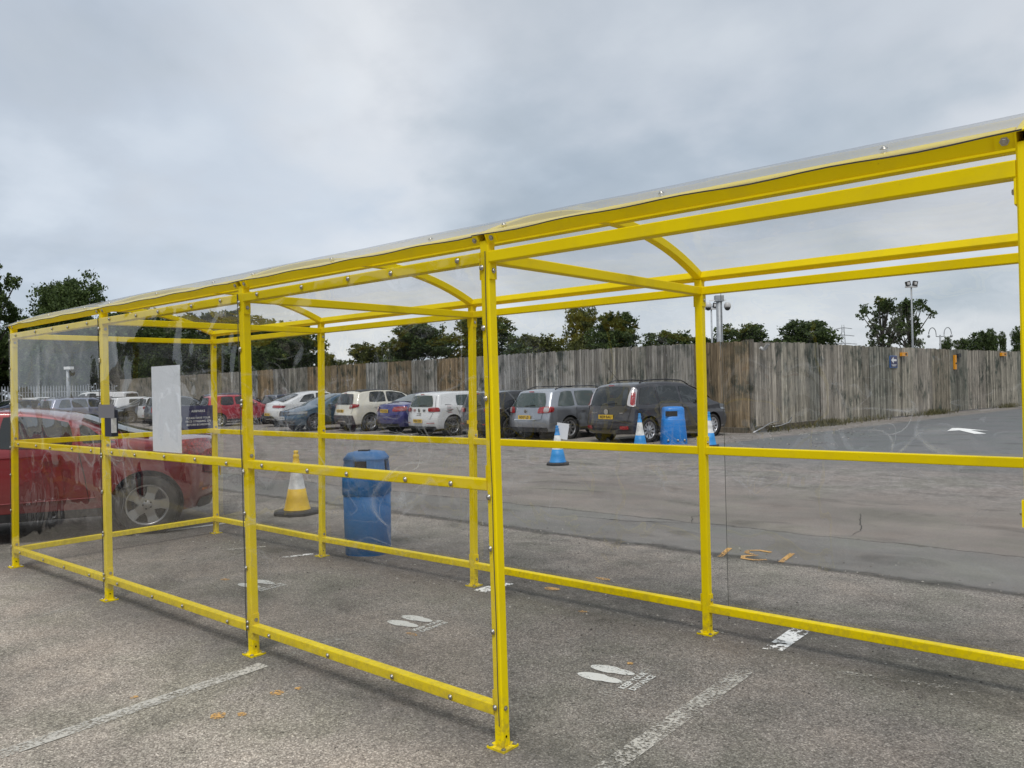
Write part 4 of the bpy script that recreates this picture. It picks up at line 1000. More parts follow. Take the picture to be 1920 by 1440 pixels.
def car(name, label, cat, key, spec, paintm, loc, heading, opts=None, group='cars parked in the car park'):
    """local frame: x=0 rear bumper, +x forward; loc = ground point of the rear centre"""
    op = opts or {}; s = Shape(spec); t = empty(name, (loc[0], loc[1], 0), heading, label, cat, group)
    if key not in _body: _body[key] = s.body()
    mk('body', _body[key], paintm, t)
    G = op.get('glass', GLASS); zb = s.zb; W_ = s.W
    # wheel arch liners, wheels
    wr = spec.get('wr', .32); T, Rm, Dd, Nn = wheel_meshes(wr, spec.get('ns', 10), style=spec.get('style', 'slim'))
    for wx in spec['wheels']:
        for sg in (-1, 1):
            wo = mk('wheel', T, RUBBER, t, loc=(wx, sg*(W_/2-.125), wr), rot=(0, random.uniform(0, 6), 0 if sg < 0 else math.pi))
            mk('rim', Rm, op.get('alloy', ALLOY), wo); mk('wheel_shade', Dd, DARKHOLE, wo); mk('wheel_nuts', Nn, DARKHOLE, wo, kind='stuff')  # black disc behind the spokes paints the shade inside the wheel
            ar = spec.get('arch', wr+.055)-.004
            lin = MB().lathe([(ar, sg*(W_/2-.02)), (ar, sg*(W_/2-.235)), (.02, sg*(W_/2-.235))], 28, True, 'y', (wx, 0, wr+.01), cap=False); lin.obj('wheel_arch_liner', DARKHOLE, t)
    # side windows
    for q in spec['win']:
        xb0, xb1, xt0, xt1 = q[:4]; zb0 = zb+.03+(q[4] if len(q) > 4 else 0); zo = q[5] if len(q) > 5 else .10
        for sg in (-1, 1):
            def fn(a, b, sg=sg):
                x0 = xb0+(xt0-xb0)*b; x1 = xb1+(xt1-xb1)*b; x = x0+(x1-x0)*a
                ztop = s.top(x)-zo; z = zb0+(max(ztop, zb0+.02)-zb0)*b; return s.side(sg, x, z)
            mk('window', patch(fn, [(0, 0), (1, 0), (1, 1), (0, 1)], 12, 8, .25), G, t)
    x0, x1 = spec['screen']
    mk('windscreen', patch(lambda v, x: s.roof(v, x), [(-.86, x1), (.86, x1), (.86, x0), (-.86, x0)], 12, 10, .12), G, t)
    if 'rglass_top' in spec:
        x0, x1 = spec['rglass_top']; mk('rear_window', patch(lambda v, x: s.roof(v, x), [(-.84, x0), (.84, x0), (.80, x1), (-.80, x1)], 12, 10, .2), G, t)
    if 'rglass' in spec:
        z0, z1, a, b = spec['rglass']; rg = mk('rear_window', patch(lambda v, z: s.rear(v, z), [(-a, z0), (a, z0), (b, z1), (-b, z1)], 14, 10, .22), G, t)
        q0, q1 = s.rear(.05, z0+.03, .018), s.rear(-.45, z0+.06, .018)
        MB().sweep([q0, q1], sq(.022, .016, .002)).obj('wiper', BLACKP, t)
        mk('brake_light', patch(lambda v, z: s.rear(v, z, .008), [(-.15, z1+.02), (.15, z1+.02), (.15, z1+.045), (-.15, z1+.045)], 4, 2), REDL, t)
    # lamps
    for c in spec.get('tail', []):
        for sg in (-1, 1): mk('tail_light', patch(lambda v, z, sg=sg: s.rear(v*sg, z, .012), c[0], 12, 8, .45), c[1], t)
    for c in spec.get('head', []):
        for sg in (-1, 1): mk('headlight', patch(lambda v, z, sg=sg: s.front(v*sg, z, .010), c[0], 10, 6, .3), c[1], t)
    for c in spec.get('fpatch', []): mk(c[2], patch(lambda v, z: s.front(v, z, c[3] if len(c) > 3 else .008), c[0], 12, 5, .1), c[1], t)
    for c in spec.get('rpatch', []): mk(c[2], patch(lambda v, z: s.rear(v, z, c[3] if len(c) > 3 else .008), c[0], 14, 5, .12), c[1], t)
    # door seams and sill
    for xs in spec.get('seams', []):
        for sg in (-1, 1):
            pts = [s.side(sg, x, z, .002) for x, z in xs]
            MB().sweep(pts, [(-.004, -.003), (.004, -.003), (.004, .003), (-.004, .003)], Vector((0, 1, 0))).obj('panel_gap', DARKHOLE, t)
    # tailgate outline
    if 'gate' in spec:
        pts = [s.rear(v, z, .001) for v, z in spec['gate']]
        MB().sweep(pts, [(-.004, -.003), (.004, -.003), (.004, .003), (-.004, .003)], Vector((1, 0, 0))).obj('tailgate_gap', DARKHOLE, t)
    x0, x1 = spec['wheels']
    for sg in (-1, 1):
        me = patch(lambda x, z, sg=sg: s.side(sg, x, z, .006), [(x0+wr+.08, s.zbt+.01), (x1-wr-.08, s.zbt+.01), (x1-wr-.08, s.zbt+.10), (x0+wr+.08, s.zbt+.10)], 10, 2)
        mk('sill_trim', me, BLACKP, t)
        for hx in spec.get('handles', []):
            q = s.side(sg, hx, zb-.10, .018); MB().box(q, (.17, .025, .026)).obj('door_handle', paintm, t)
        mx = spec.get('mirror', x1-.65)
        q = s.side(sg, mx, zb+.09, .10); mb = MB(); mb.lathe([(0, -.11), (.06, -.1), (.075, 0), (.06, .09), (0, .1)], 12, True, 'y', (0, 0, 0)); mr = mb.obj('wing_mirror', paintm, t, loc=q); mr.scale = (1, .9, .85)
        MB().box(s.side(sg, mx, zb+.05, .03), (.04, .1, .03)).obj('mirror_arm', BLACKP, t)
        if 'rails' in spec:
            a, b = spec['rails']; n = 14; pts = []
            for k in range(n+1):
                x = a+(b-a)*k/n; hgt = .055*min(1, k/2.0, (n-k)/2.0); q = s.roof(sg*.86, x, .0); pts.append(q+Vector((0, 0, .005+hgt)))
            MB().sweep(pts, circ(.017, 8), sm=True).obj('roof_rail', op.get('railm', BLACKP), t)
    # plates
    for pz, px, side_, txt, pm in op.get('plates', []):
        if side_ == 'r': q = s.rear(px, pz, .022); rot = REAR_R
        else: q = s.front(px, pz, .022); rot = (R(90), 0, R(90))
        po = MB().box((0, 0, 0), (.52, .115, .01)).obj('number_plate', pm, t, loc=q, rot=rot)
        if txt: mk('lettering', text_mesh(txt, .098, 0, 'CENTER', .003), INK, po, loc=(0, -.004, .0062))
    if 'fn' in op: op['fn'](t, s)
    return t
dl = DARKHOLE
mpv = dict(L=4.56, W=1.76, zb=.98, top=[(.30, 1.50), (.42, 1.575), (.9, 1.62), (1.8, 1.635), (2.6, 1.585), (3.25, 1.36), (3.75, 1.09), (4.15, .99), (4.42, .86)], rear=[(.24, .06), (.40, 0), (.62, 0), (.66, .05), (.9, .07), (1.05, .09), (1.3, .17), (1.50, .30)],
    front=[(.24, 4.48), (.5, 4.56), (.86, 4.42)], wheels=(.80, 3.55), wr=.325, ns=10, style='mid', win=[(.42, 1.15, .62, 1.15, .0, .14), (1.24, 2.12, 1.24, 2.08, 0, .14), (2.2, 3.32, 2.16, 2.86, 0, .13)], screen=(2.72, 3.72),
    rglass=(1.0, 1.49, .90, .84), rails=(.75, 2.75), handles=(1.45, 2.35), tum=.30, rr=.15,
    tail=[([(.79, .98), (1.06, .96), (1.14, 1.40), (.93, 1.50)], CLEARL), ([(.90, 1.0), (1.05, 1.0), (1.09, 1.33), (.96, 1.36)], REDL)],
    rpatch=[([(-.98, .34), (.98, .34), (.98, .385), (-.98, .385)], BLACKP, 'bumper_trim'), ([(.62, .37), (.90, .37), (.90, .46), (.62, .46)], REDL, 'reflector', .014), ([(-.90, .37), (-.62, .37), (-.62, .46), (-.90, .46)], REDL, 'reflector', .014)],
    gate=[(-.92, .98), (-.86, .60), (-.5, .57), (.5, .57), (.86, .60), (.92, .98)], head=[([(.55, .72), (1.25, .78), (1.3, .95), (.6, .86)], HEADL)],
    seams=[[(1.19, .35), (1.2, .7), (1.19, .98), (1.19, 1.45)], [(2.17, .33), (2.17, .98)], [(3.2, .36), (3.28, .8), (3.3, .98)], [(1.19, .90), (.4, .90)]])
estate = dict(L=4.77, W=1.82, zb=.93, top=[(.34, 1.40), (.45, 1.455), (1.0, 1.50), (2.2, 1.50), (2.8, 1.44), (3.6, 1.02), (3.85, .97), (4.55, .80)], rear=[(.24, .05), (.40, 0), (.62, .0), (.68, .04), (.92, .08), (1.2, .22), (1.40, .34)],
    front=[(.24, 4.7), (.5, 4.77), (.80, 4.62)], wheels=(1.0, 3.71), wr=.32, ns=7, style='mid', win=[(.52, 1.22, .78, 1.22, 0, .10), (1.30, 2.15, 1.30, 2.1), (2.22, 3.25, 2.18, 2.78)], screen=(2.86, 3.62),
    rglass=(.95, 1.36, .88, .78), rails=(.7, 2.9), handles=(1.55, 2.45), tum=.34, rr=.15,
    tail=[([(.56, .77), (1.16, .80), (1.14, .97), (.62, .96)], REDL), ([(.80, .80), (.98, .80), (.98, .95), (.80, .95)], CLEARL)],
    rpatch=[([(-.55, .58), (.55, .58), (.55, .60), (-.55, .60)], CHROME, 'chrome_strip'), ([(-.99, .24), (.99, .24), (.99, .37), (-.99, .37)], BLACKP, 'lower_bumper')],
    gate=[(-.78, .95), (-.76, .60), (-.4, .575), (.4, .575), (.76, .60), (.78, .95)], head=[([(.5, .62), (1.2, .66), (1.25, .82), (.55, .76)], HEADL)],
    seams=[[(1.26, .5), (1.26, .93)], [(2.18, .33), (2.18, .93)], [(3.25, .36), (3.33, .93)]])
hatch = dict(L=4.26, W=1.79, zb=.93, top=[(.22, 1.385), (.36, 1.425), (1.0, 1.465), (2.0, 1.46), (2.45, 1.40), (3.2, 1.02), (3.45, .97), (4.1, .78)], rear=[(.22, .06), (.38, 0), (.60, 0), (.66, .04), (.92, .06), (1.15, .13), (1.385, .22)],
    front=[(.22, 4.2), (.5, 4.26), (.78, 4.14)], wheels=(.80, 3.43), wr=.32, ns=10, style='slim', win=[(.95, 1.65, .98, 1.62, .02, .13), (1.72, 2.9, 1.70, 2.42, 0, .12)], screen=(2.5, 3.22),
    rglass=(.96, 1.33, .82, .74), handles=(1.1, 1.95), tum=.33, rr=.15,
    tail=[([(.58, .80), (1.10, .80), (1.02, .95), (.56, .93)], REDL)],
    rpatch=[([(-.97, .24), (.97, .24), (.97, .33), (-.97, .33)], BLACKP, 'lower_bumper'), ([(.55, .42), (.92, .43), (.92, .455), (.55, .445)], REDL, 'reflector', .014), ([(-.92, .43), (-.55, .42), (-.55, .445), (-.92, .455)], REDL, 'reflector', .014)],
    gate=[(-.90, 1.3), (-.88, .93), (-.72, .58), (.72, .58), (.88, .93), (.90, 1.3)], head=[([(.5, .62), (1.15, .66), (1.2, .78), (.55, .73)], HEADL)],
    seams=[[(1.68, .33), (1.68, .93)], [(2.95, .36), (2.98, .93)], [(.93, .93), (1.05, .72), (1.16, .5)]])
supermini = dict(L=3.62, W=1.64, zb=.95, top=[(.20, 1.36), (.36, 1.44), (.9, 1.49), (1.7, 1.48), (2.1, 1.40), (2.85, 1.02), (3.1, .95), (3.5, .80)], rear=[(.24, .05), (.4, 0), (.62, 0), (.68, .03), (.95, .05), (1.36, .20)], front=[(.24, 3.56), (.5, 3.62), (.8, 3.54)],
    wheels=(.60, 2.92), wr=.29, ns=8, win=[(.65, 1.3, .72, 1.28), (1.38, 2.5, 1.36, 2.05)], screen=(2.14, 2.85), rglass=(.99, 1.36, .80, .70), handles=(1.6,), tum=.32, rr=.17, crown=.05,
    tail=[([(.72, .66), (.93, .66), (.93, .93), (.76, .93)], REDL)], rpatch=[([(-.97, .24), (.97, .24), (.97, .36), (-.97, .36)], BLACKP, 'lower_bumper')],
    gate=[(-.80, .97), (-.74, .62), (-.4, .58), (.4, .58), (.74, .62), (.80, .97)], head=[([(.5, .62), (1.0, .66), (1.0, .82), (.55, .80)], HEADL)], seams=[[(1.34, .33), (1.34, .95)], [(2.5, .35), (2.55, .95)]])
crossover = dict(L=4.12, W=1.78, zb=1.02, zbot=.27, top=[(.26, 1.44), (.38, 1.51), (1.0, 1.565), (1.8, 1.56), (2.35, 1.48), (3.1, 1.10), (3.3, 1.05), (3.98, .88)], rear=[(.27, .05), (.45, 0), (.68, 0), (.74, .05), (1.0, .07), (1.2, .14), (1.44, .26)],
    front=[(.27, 4.05), (.55, 4.12), (.88, 4.0)], wheels=(.80, 3.40), wr=.33, ns=5, style='wide', win=[(.75, 1.5, .85, 1.48, .04, .07), (1.56, 2.8, 1.54, 2.3, 0, .07)], screen=(2.38, 3.12), rglass=(1.02, 1.42, .84, .74), handles=(1.05, 1.85), tum=.36, rr=.17,
    tail=[([(.60, .86), (1.06, .92), (1.10, 1.03), (.70, 1.04)], REDL), ([(.66, .90), (.78, .92), (.80, 1.0), (.72, 1.01)], CLEARL)],
    rpatch=[([(-1.0, .27), (1.0, .27), (.9, .62), (-.9, .62)], mat('grey_cladding', (.07, .07, .075), .6), 'lower_cladding'), ([(-.45, .36), (.45, .36), (.38, .42), (-.38, .42)], CHROME, 'skid_plate', .014)],
    gate=[(-.84, 1.02), (-.78, .70), (.78, .70), (.84, 1.02)], head=[([(.5, .7), (1.1, .75), (1.15, .92), (.55, .84)], HEADL)], seams=[[(1.53, .36), (1.53, 1.02)], [(2.85, .4), (2.9, 1.02)]])
coupe_suv = dict(L=4.73, W=1.89, zb=1.02, zbot=.28, top=[(.10, 1.04), (.22, 1.08), (.75, 1.28), (1.35, 1.50), (2.0, 1.59), (2.6, 1.55), (3.6, 1.12), (3.85, 1.07), (4.58, .90)], rear=[(.28, .10), (.45, .0), (.75, .0), (1.04, .10)], front=[(.28, 4.66), (.55, 4.73), (.9, 4.60)],
    wheels=(.92, 3.80), wr=.355, ns=5, style='mid', win=[(1.05, 1.85, 1.35, 1.85, .02, .12), (1.93, 3.3, 1.93, 2.75, 0, .10)], screen=(2.68, 3.60), rglass_top=(.40, 1.22), handles=(1.6, 2.4), tum=.36, rr=.26, crown=.05, sm=.16,
    tail=[([(.42, .86), (1.10, .84), (1.14, .94), (.46, .97)], REDL)], rpatch=[([(-.7, .28), (.7, .28), (.5, .50), (-.5, .50)], BLACKP, 'lower_bumper'), ([(-.6, .33), (.6, .33), (.6, .36), (-.6, .36)], CHROME, 'chrome_strip', .016)],
    head=[([(.5, .7), (1.1, .75), (1.15, .9), (.55, .86)], HEADL)], gate=[(-.84, 1.02), (-.80, .62), (.80, .62), (.84, 1.02)], seams=[[(1.9, .36), (1.9, 1.02)], [(3.3, .4), (3.35, 1.02)]])
saloon = dict(L=4.77, W=1.83, zb=.93, top=[(.10, 1.02), (.20, 1.055), (.62, 1.09), (1.0, 1.20), (1.65, 1.42), (2.1, 1.46), (2.6, 1.44), (3.1, 1.27), (3.55, 1.03), (3.85, .97), (4.55, .78)], rear=[(.24, .06), (.42, 0), (.70, 0), (.78, .03), (1.02, .10)], front=[(.24, 4.70), (.5, 4.77), (.78, 4.65)],
    wheels=(1.0, 3.79), wr=.32, ns=10, style='slim', win=[(1.02, 1.45, 1.42, 1.47, .08, .10), (1.52, 2.25, 1.56, 2.22, .02, .09), (2.32, 3.35, 2.30, 2.82, .0, .09)], screen=(2.66, 3.62), rglass_top=(.72, 1.50), handles=(1.75, 2.55), tum=.34, rr=.24, crown=.035, sm=.14,
    tail=[([(.52, .78), (1.12, .80), (1.10, .96), (.56, .95)], REDL)], rpatch=[([(-.85, .24), (.85, .24), (.85, .36), (-.85, .36)], BLACKP, 'lower_bumper'), ([(.6, .45), (.9, .45), (.9, .48), (.6, .48)], REDL, 'reflector', .014)],
    gate=[(-.88, .96), (-.84, .66), (-.5, .62), (.5, .62), (.84, .66), (.88, .96)],
    head=[([(.45, .66), (1.22, .68), (1.28, .80), (.5, .755)], HEADL)], fpatch=[([(-.52, .63), (.52, .63), (.56, .76), (-.56, .76)], BLACKP, 'grille'), ([(-.52, .655), (.52, .655), (.53, .663), (-.53, .663)], CHROME, 'grille_bar', .014), ([(-.53, .69), (.53, .69), (.54, .698), (-.54, .698)], CHROME, 'grille_bar', .014), ([(-.54, .725), (.54, .725), (.55, .733), (-.55, .733)], CHROME, 'grille_bar', .014),
        ([(-.85, .30), (.85, .30), (.8, .40), (-.8, .40)], BLACKP, 'lower_grille'), ([(-.9, .405), (.9, .405), (.9, .417), (-.9, .417)], CHROME, 'chrome_strip', .014)],
    seams=[[(2.28, .33), (2.28, .93)], [(1.5, .6), (1.46, .93)], [(3.38, .36), (3.42, .93)]])
pickup = dict(L=5.2, W=1.88, zb=1.15, zbot=.42, top=[(.06, 1.74), (.2, 1.80), (1.7, 1.82), (2.6, 1.84), (3.2, 1.78), (3.95, 1.25), (4.15, 1.17), (5.05, 1.05)], rear=[(.42, .02), (.6, 0), (1.2, .0), (1.74, .06)], front=[(.42, 5.12), (.7, 5.2), (1.05, 5.12)],
    wheels=(1.15, 4.25), wr=.38, arch=.46, ns=6, style='wide', win=[(2.05, 2.75, 2.05, 2.72, .0, .12), (2.86, 3.85, 2.84, 3.42, 0, .12)], screen=(3.24, 3.95), rglass=(1.25, 1.65, .8, .78), handles=(2.2, 3.0), tum=.16, rr=.06, rf=.2,
    tail=[([(.84, .85), (.98, .85), (.98, 1.15), (.84, 1.15)], REDL)], head=[([(.6, .85), (1.12, .88), (1.15, 1.05), (.62, 1.0)], HEADL)], seams=[[(1.98, .45), (1.98, 1.15)], [(2.8, .45), (2.8, 1.7)], [(3.88, .5), (3.9, 1.15)]], mirror=3.75)
P_ = dict(dark_grey=paint('dark_grey_paint', (.030, .028, .034), .3), silver=paint('silver_paint', (.36, .38, .42), .75, .32), white=paint('white_paint', (.72, .73, .74)), cream=paint('cream_paint', (.72, .69, .59)), purple_blue=paint('purple_blue_paint', (.03, .03, .20), .35),
    steel_blue=paint('steel_blue_paint', (.045, .105, .17), .5), black=paint('black_paint', (.014, .015, .02), .1), navy=paint('navy_paint', (.018, .03, .06), .3), red=paint('bright_red_paint', (.42, .015, .03)), deep_red=paint('deep_red_paint', (.20, .005, .010), .3, .28),
    mauve=paint('mauve_silver_paint', (.26, .27, .36), .6), grey=paint('mid_grey_paint', (.12, .13, .145), .5), maroon=paint('maroon_paint', (.15, .02, .02)))
H = R(81)
def rearc(xr, y, W): return (xr-W/2, y)         # xr = x of the right rear corner
def mz(t, s):
    q = s.rear(0, .83, .012); badge_wing(t, q, REAR_R, .075)
    MB().sweep([s.roof(0, .62, .01), s.roof(0, .62, .01)+Vector((-.45, .0, .38))], circ(.006, 6)).obj('aerial', BLACKP, t)
    mk('lettering', text_mesh('MAZDA5', .055, 0, 'CENTER', .001), CHROME, t, loc=s.rear(.55, .80, .012), rot=REAR_R)
    MB().box(s.rear(-.62, .80, .012), (.006, .12, .02)).obj('trim_badge', CHROME, t)
car('parked_car', 'dark grey people carrier with roof rails and tall white and red tail lights', 'car', 'mpv', mpv, P_['dark_grey'], (-9.42, 14.95), R(80), dict(fn=mz, plates=[(.695, .0, 'r', 'RE59 RAU', PLATEY)]))
car('parked_car', 'silver estate car with black roof rails and round red tail lights', 'car', 'estate', estate, P_['silver'], (-12.25, 15.0), H, dict(glass=GLASSG, plates=[(.66, .0, 'r', 'ND07 LJD', PLATEY)], fn=lambda t, s: badge_vw(t, s.rear(0, .83, .01), REAR_R, .062)))
car('parked_car', 'black hatchback squeezed between the silver estate and the white hatchback', 'car', 'hatch', hatch, P_['black'], (-14.25, 14.95), H, dict(alloy=DARKALLOY, plates=[(.5, 0, 'r', '', PLATEY)]))
def gf(t, s):
    badge_vw(t, s.rear(-.0, .845, .01), REAR_R, .062)
    for k, (z, w) in enumerate(((.76, .55), (.70, .62))):
        mk('lettering', text_mesh(['www.', 'www.'][k]+'|||||||||||', .05, 0, 'CENTER', .001), INK, t, loc=s.rear(0, z-.02, .010), rot=REAR_R)
    for v, m_ in ((.32, REDL), (-.34, INK)):
        MB().box(s.rear(v, .86, .010), (.004, .16, .03)).obj('sticker_line', m_, t); MB().box(s.rear(v, .815, .010), (.004, .13, .015)).obj('sticker_line', m_, t)
    for k in range(6):
        q = s.side(-1, .62+.05*(k % 2), 1.02-.05*k+.0, .009); MB().box(q, (.24-.03*(k % 3), .003, .014)).obj('sticker_line', REDL if k % 2 else INK, t)
car('parked_car', 'white hatchback with signwriting on the tailgate and red stickers', 'car', 'hatch', hatch, P_['white'], (-16.75, 15.0), H, dict(glass=GLASSG, fn=gf, plates=[(.50, 0, 'r', 'HK66 CZV', PLATEY)]))
car('parked_car', 'purple blue saloon with yellow plate, left of the white hatchback', 'car', 'saloon', saloon, P_['purple_blue'], (-19.05, 15.5), H, dict(alloy=DARKALLOY, glass=GLASSG, plates=[(.80, 0, 'r', 'YT12 DXG', PLATEY)]))
car('parked_car', 'cream crossover with grey lower cladding and black roof', 'car', 'crossover', crossover, P_['cream'], (-21.9, 15.8), H, dict(plates=[(.78, .1, 'r', 'HN64 SKX', PLATEY)], fn=lambda t, s: mk('roof_panel', patch(lambda v, x: s.roof(v, x, .012), [(-.98, .5), (.98, .5), (.98, 2.3), (-.98, 2.3)], 12, 12), BLACKP, t)))
# blue saloon parked nose out
def bp_(t, s): badge_vw(t, s.front(0, .70, .02), (R(90), 0, R(90)), .065)
hd = R(81+180); L0 = saloon['L']
car('parked_car', 'steel blue saloon parked nose out with chrome grille', 'car', 'saloon', saloon, P_['steel_blue'], (-24.55+math.cos(R(81))*L0, 15.0+math.sin(R(81))*L0), hd, dict(glass=GLASSG, plates=[(.52, 0, 'f', 'LD67 BHA', PLATEW)], fn=bp_))
car('parked_car', 'white coupe shaped SUV with slim red tail lights', 'car', 'coupe_suv', coupe_suv, P_['white'], (-28.55, 16.9), H, dict(plates=[(.56, 0, 'r', 'KR17 VYF', PLATEY)]))
car('parked_car', 'dark navy hatchback directly left of the white coupe shaped SUV', 'car', 'hatch', hatch, P_['navy'], (-31.6, 18.6), H, dict(plates=[(.5, 0, 'r', '', PLATEY)]))
car('parked_car', 'bright red small car with yellow plate high on its tailgate', 'car', 'supermini', supermini, P_['red'], (-32.55, 15.9), H, dict(plates=[(.76, 0, 'r', 'NJ10 UXP', PLATEY)]))
car('parked_car', 'red car mostly hidden behind the navy hatchback', 'car', 'crossover', crossover, P_['red'], (-29.6, 17.6+2.6-1), H) if False else None
car('parked_car', 'dark navy SUV behind the bright red small car', 'car', 'crossover', crossover, P_['navy'], (-35.9, 17.6), H)
car('parked_car', 'dark grey hatchback with round red tail light behind the navy sign', 'car', 'supermini', supermini, P_['grey'], (-37.0, 15.4), H)
car('parked_car', 'white hatchback half hidden by the white board', 'car', 'hatch', hatch, P_['white'], (-40.2, 16.5), H)
car('parked_car', 'black saloon facing the shelter just left of the white board', 'car', 'saloon', saloon, P_['black'], (-41.8, 20.5), R(261), dict(alloy=DARKALLOY))
car('parked_car', 'white hatchback with angular red tail light right of the taped box', 'car', 'hatch', hatch, P_['white'], (-44.4, 16.6), H, dict(plates=[(.5, 0, 'r', '', PLATEY)]))
car('parked_car', 'grey hatchback behind the second front post', 'car', 'hatch', hatch, P_['grey'], (-47.0, 16.6), H)
car('parked_car', 'maroon crossover between the white pickup and the grey hatchback', 'car', 'crossover', crossover, P_['maroon'], (-48.6, 15.9), H)
a = R(212); car('pickup_truck', 'white double cab pickup with hard top seen from its side at left', 'pickup', 'pickup', pickup, P_['white'], (-53.2-math.cos(a)*2.6, 19.6-math.sin(a)*2.6), a, group='cars parked in the car park')
car('parked_car', 'mauve silver estate with round sticker in its rear window', 'car', 'estate', estate, P_['mauve'], (-43.0, 12.6), R(100), dict(fn=lambda t, s: MB().lathe([(0, .002), (.11, .002)], 20, False).obj('window_sticker', SIGNBLUE, t, loc=s.rear(.35, 1.15, .02), rot=(R(90), 0, R(-90)))))
car('parked_car', 'white saloon behind the mauve silver estate', 'car', 'saloon', saloon, P_['white'], (-50.5, 13.9), R(100))
car('parked_car', 'navy saloon left of the mauve silver estate', 'car', 'saloon', saloon, P_['navy'], (-47.5, 11.2), R(100))
car('parked_car', 'pale hatchback at the left edge beyond the red saloon', 'car', 'hatch', hatch, P_['white'], (-42.5, 8.0), R(190))
car('parked_car', 'dark estate at the left edge in front of the palisade fence', 'car', 'estate', estate, P_['navy'], (-53.0, 10.2), R(150))
car('parked_car', 'silver grey estate behind the mauve silver estate', 'car', 'estate', estate, P_['silver'], (-46.6, 15.0), R(100))
car('parked_car', 'white crossover in front of the palisade fence, behind the white saloon', 'car', 'crossover', crossover, P_['white'], (-54.5, 15.2), R(100))
car('parked_car', 'grey saloon under the grey lamp post at left', 'car', 'saloon', saloon, P_['grey'], (-52.6, 17.0), R(110))
car('parked_car', 'black people carrier close to the palisade fence', 'car', 'mpv', mpv, P_['black'], (-57.0, 12.6), R(170))
# row behind the photographer, seen mirrored in the clear sheets
for k, (kk, sp_, pm, x, lab) in enumerate([('hatch', hatch, 'white', -4.0, 'white hatchback mirrored in the clear panel nearest the corner post'), ('saloon', saloon, 'black', -7.0, 'black saloon mirrored in the clear panels'), ('estate', estate, 'silver', -10.2, 'silver estate mirrored in the clear panels'), ('crossover', crossover, 'white', -13.4, 'white crossover mirrored in the clear panels'), ('hatch', hatch, 'navy', -16.6, 'navy hatchback mirrored in the clear panels')]):
    car('parked_car', lab, 'car', kk, sp_, P_[pm], (x, -6.8), R(268), group='cars mirrored in the clear sheets')
# the near red saloon
near = dict(saloon); near.update(L=4.80, W=1.84, zb=1.0, wheels=(.78, 3.54), wr=.335, arch=.385, ns=5, style='wide',
    top=[(.06, 1.05), (.16, 1.085), (.62, 1.10), (1.0, 1.19), (1.55, 1.40), (2.0, 1.47), (2.7, 1.47), (3.2, 1.32), (3.75, 1.05), (4.65, .82)], rear=[(.26, .10), (.45, .01), (.75, 0), (.9, .015), (1.05, .06)],
    win=[(1.06, 1.42, 1.36, 1.46, .03, .085), (1.50, 2.22, 1.54, 2.2, .0, .085), (2.30, 3.38, 2.28, 2.9, .0, .085)], screen=(2.8, 3.72), rglass_top=(.74, 1.46), tail=[([(.60, .84), (1.30, .86), (1.22, 1.06), (.62, 1.06)], REDL)], rr=.28, handles=(1.72, 2.55), tum=.34,
    seams=[[(1.36, .42), (1.40, .7), (1.46, 1.0)], [(2.25, .33), (2.26, 1.0)], [(3.38, .36), (3.42, 1.0)]])
def rc(t, s):
    q = s.side(1, 1.12, .88, .004); MB().lathe([(0, .003), (.07, .003), (.075, 0)], 20, False).obj('fuel_flap', P_['deep_red'], t, loc=q, rot=(R(-90), 0, 0))
    MB().sweep([s.side(1, 1.3, .46, .006), s.side(1, 3.1, .44, .006)], sq(.03, .012, .003)).obj('side_moulding', P_['deep_red'], t)
    MB().sweep([s.side(1, .2, .985, .004), s.side(1, 2.6, .93, .004)], sq(.01, .006, .001)).obj('crease_line', P_['deep_red'], t)
    mk('lettering', text_mesh('SXT\nCRD', .05, 0, 'CENTER', .001), CHROME, t, loc=s.rear(.75, .72, .01), rot=REAR_R)
hd = R(242); c_, s_ = math.cos(hd), math.sin(hd)
wl = Vector((-6.63, 1.50))          # left rear wheel contact
lx, ly = .78, near['W']/2-.02
ox = wl.x-(lx*c_-ly*s_); oy = wl.y-(lx*s_+ly*c_)
car('parked_car', 'deep red saloon with five spoke alloy wheel close behind the shelter end', 'car', 'near', near, P_['deep_red'], (ox, oy), hd, dict(fn=rc, alloy=mat('satin_alloy', (.36, .36, .37), .32, .85), plates=[(.62, 0, 'r', '', PLATEY)]))

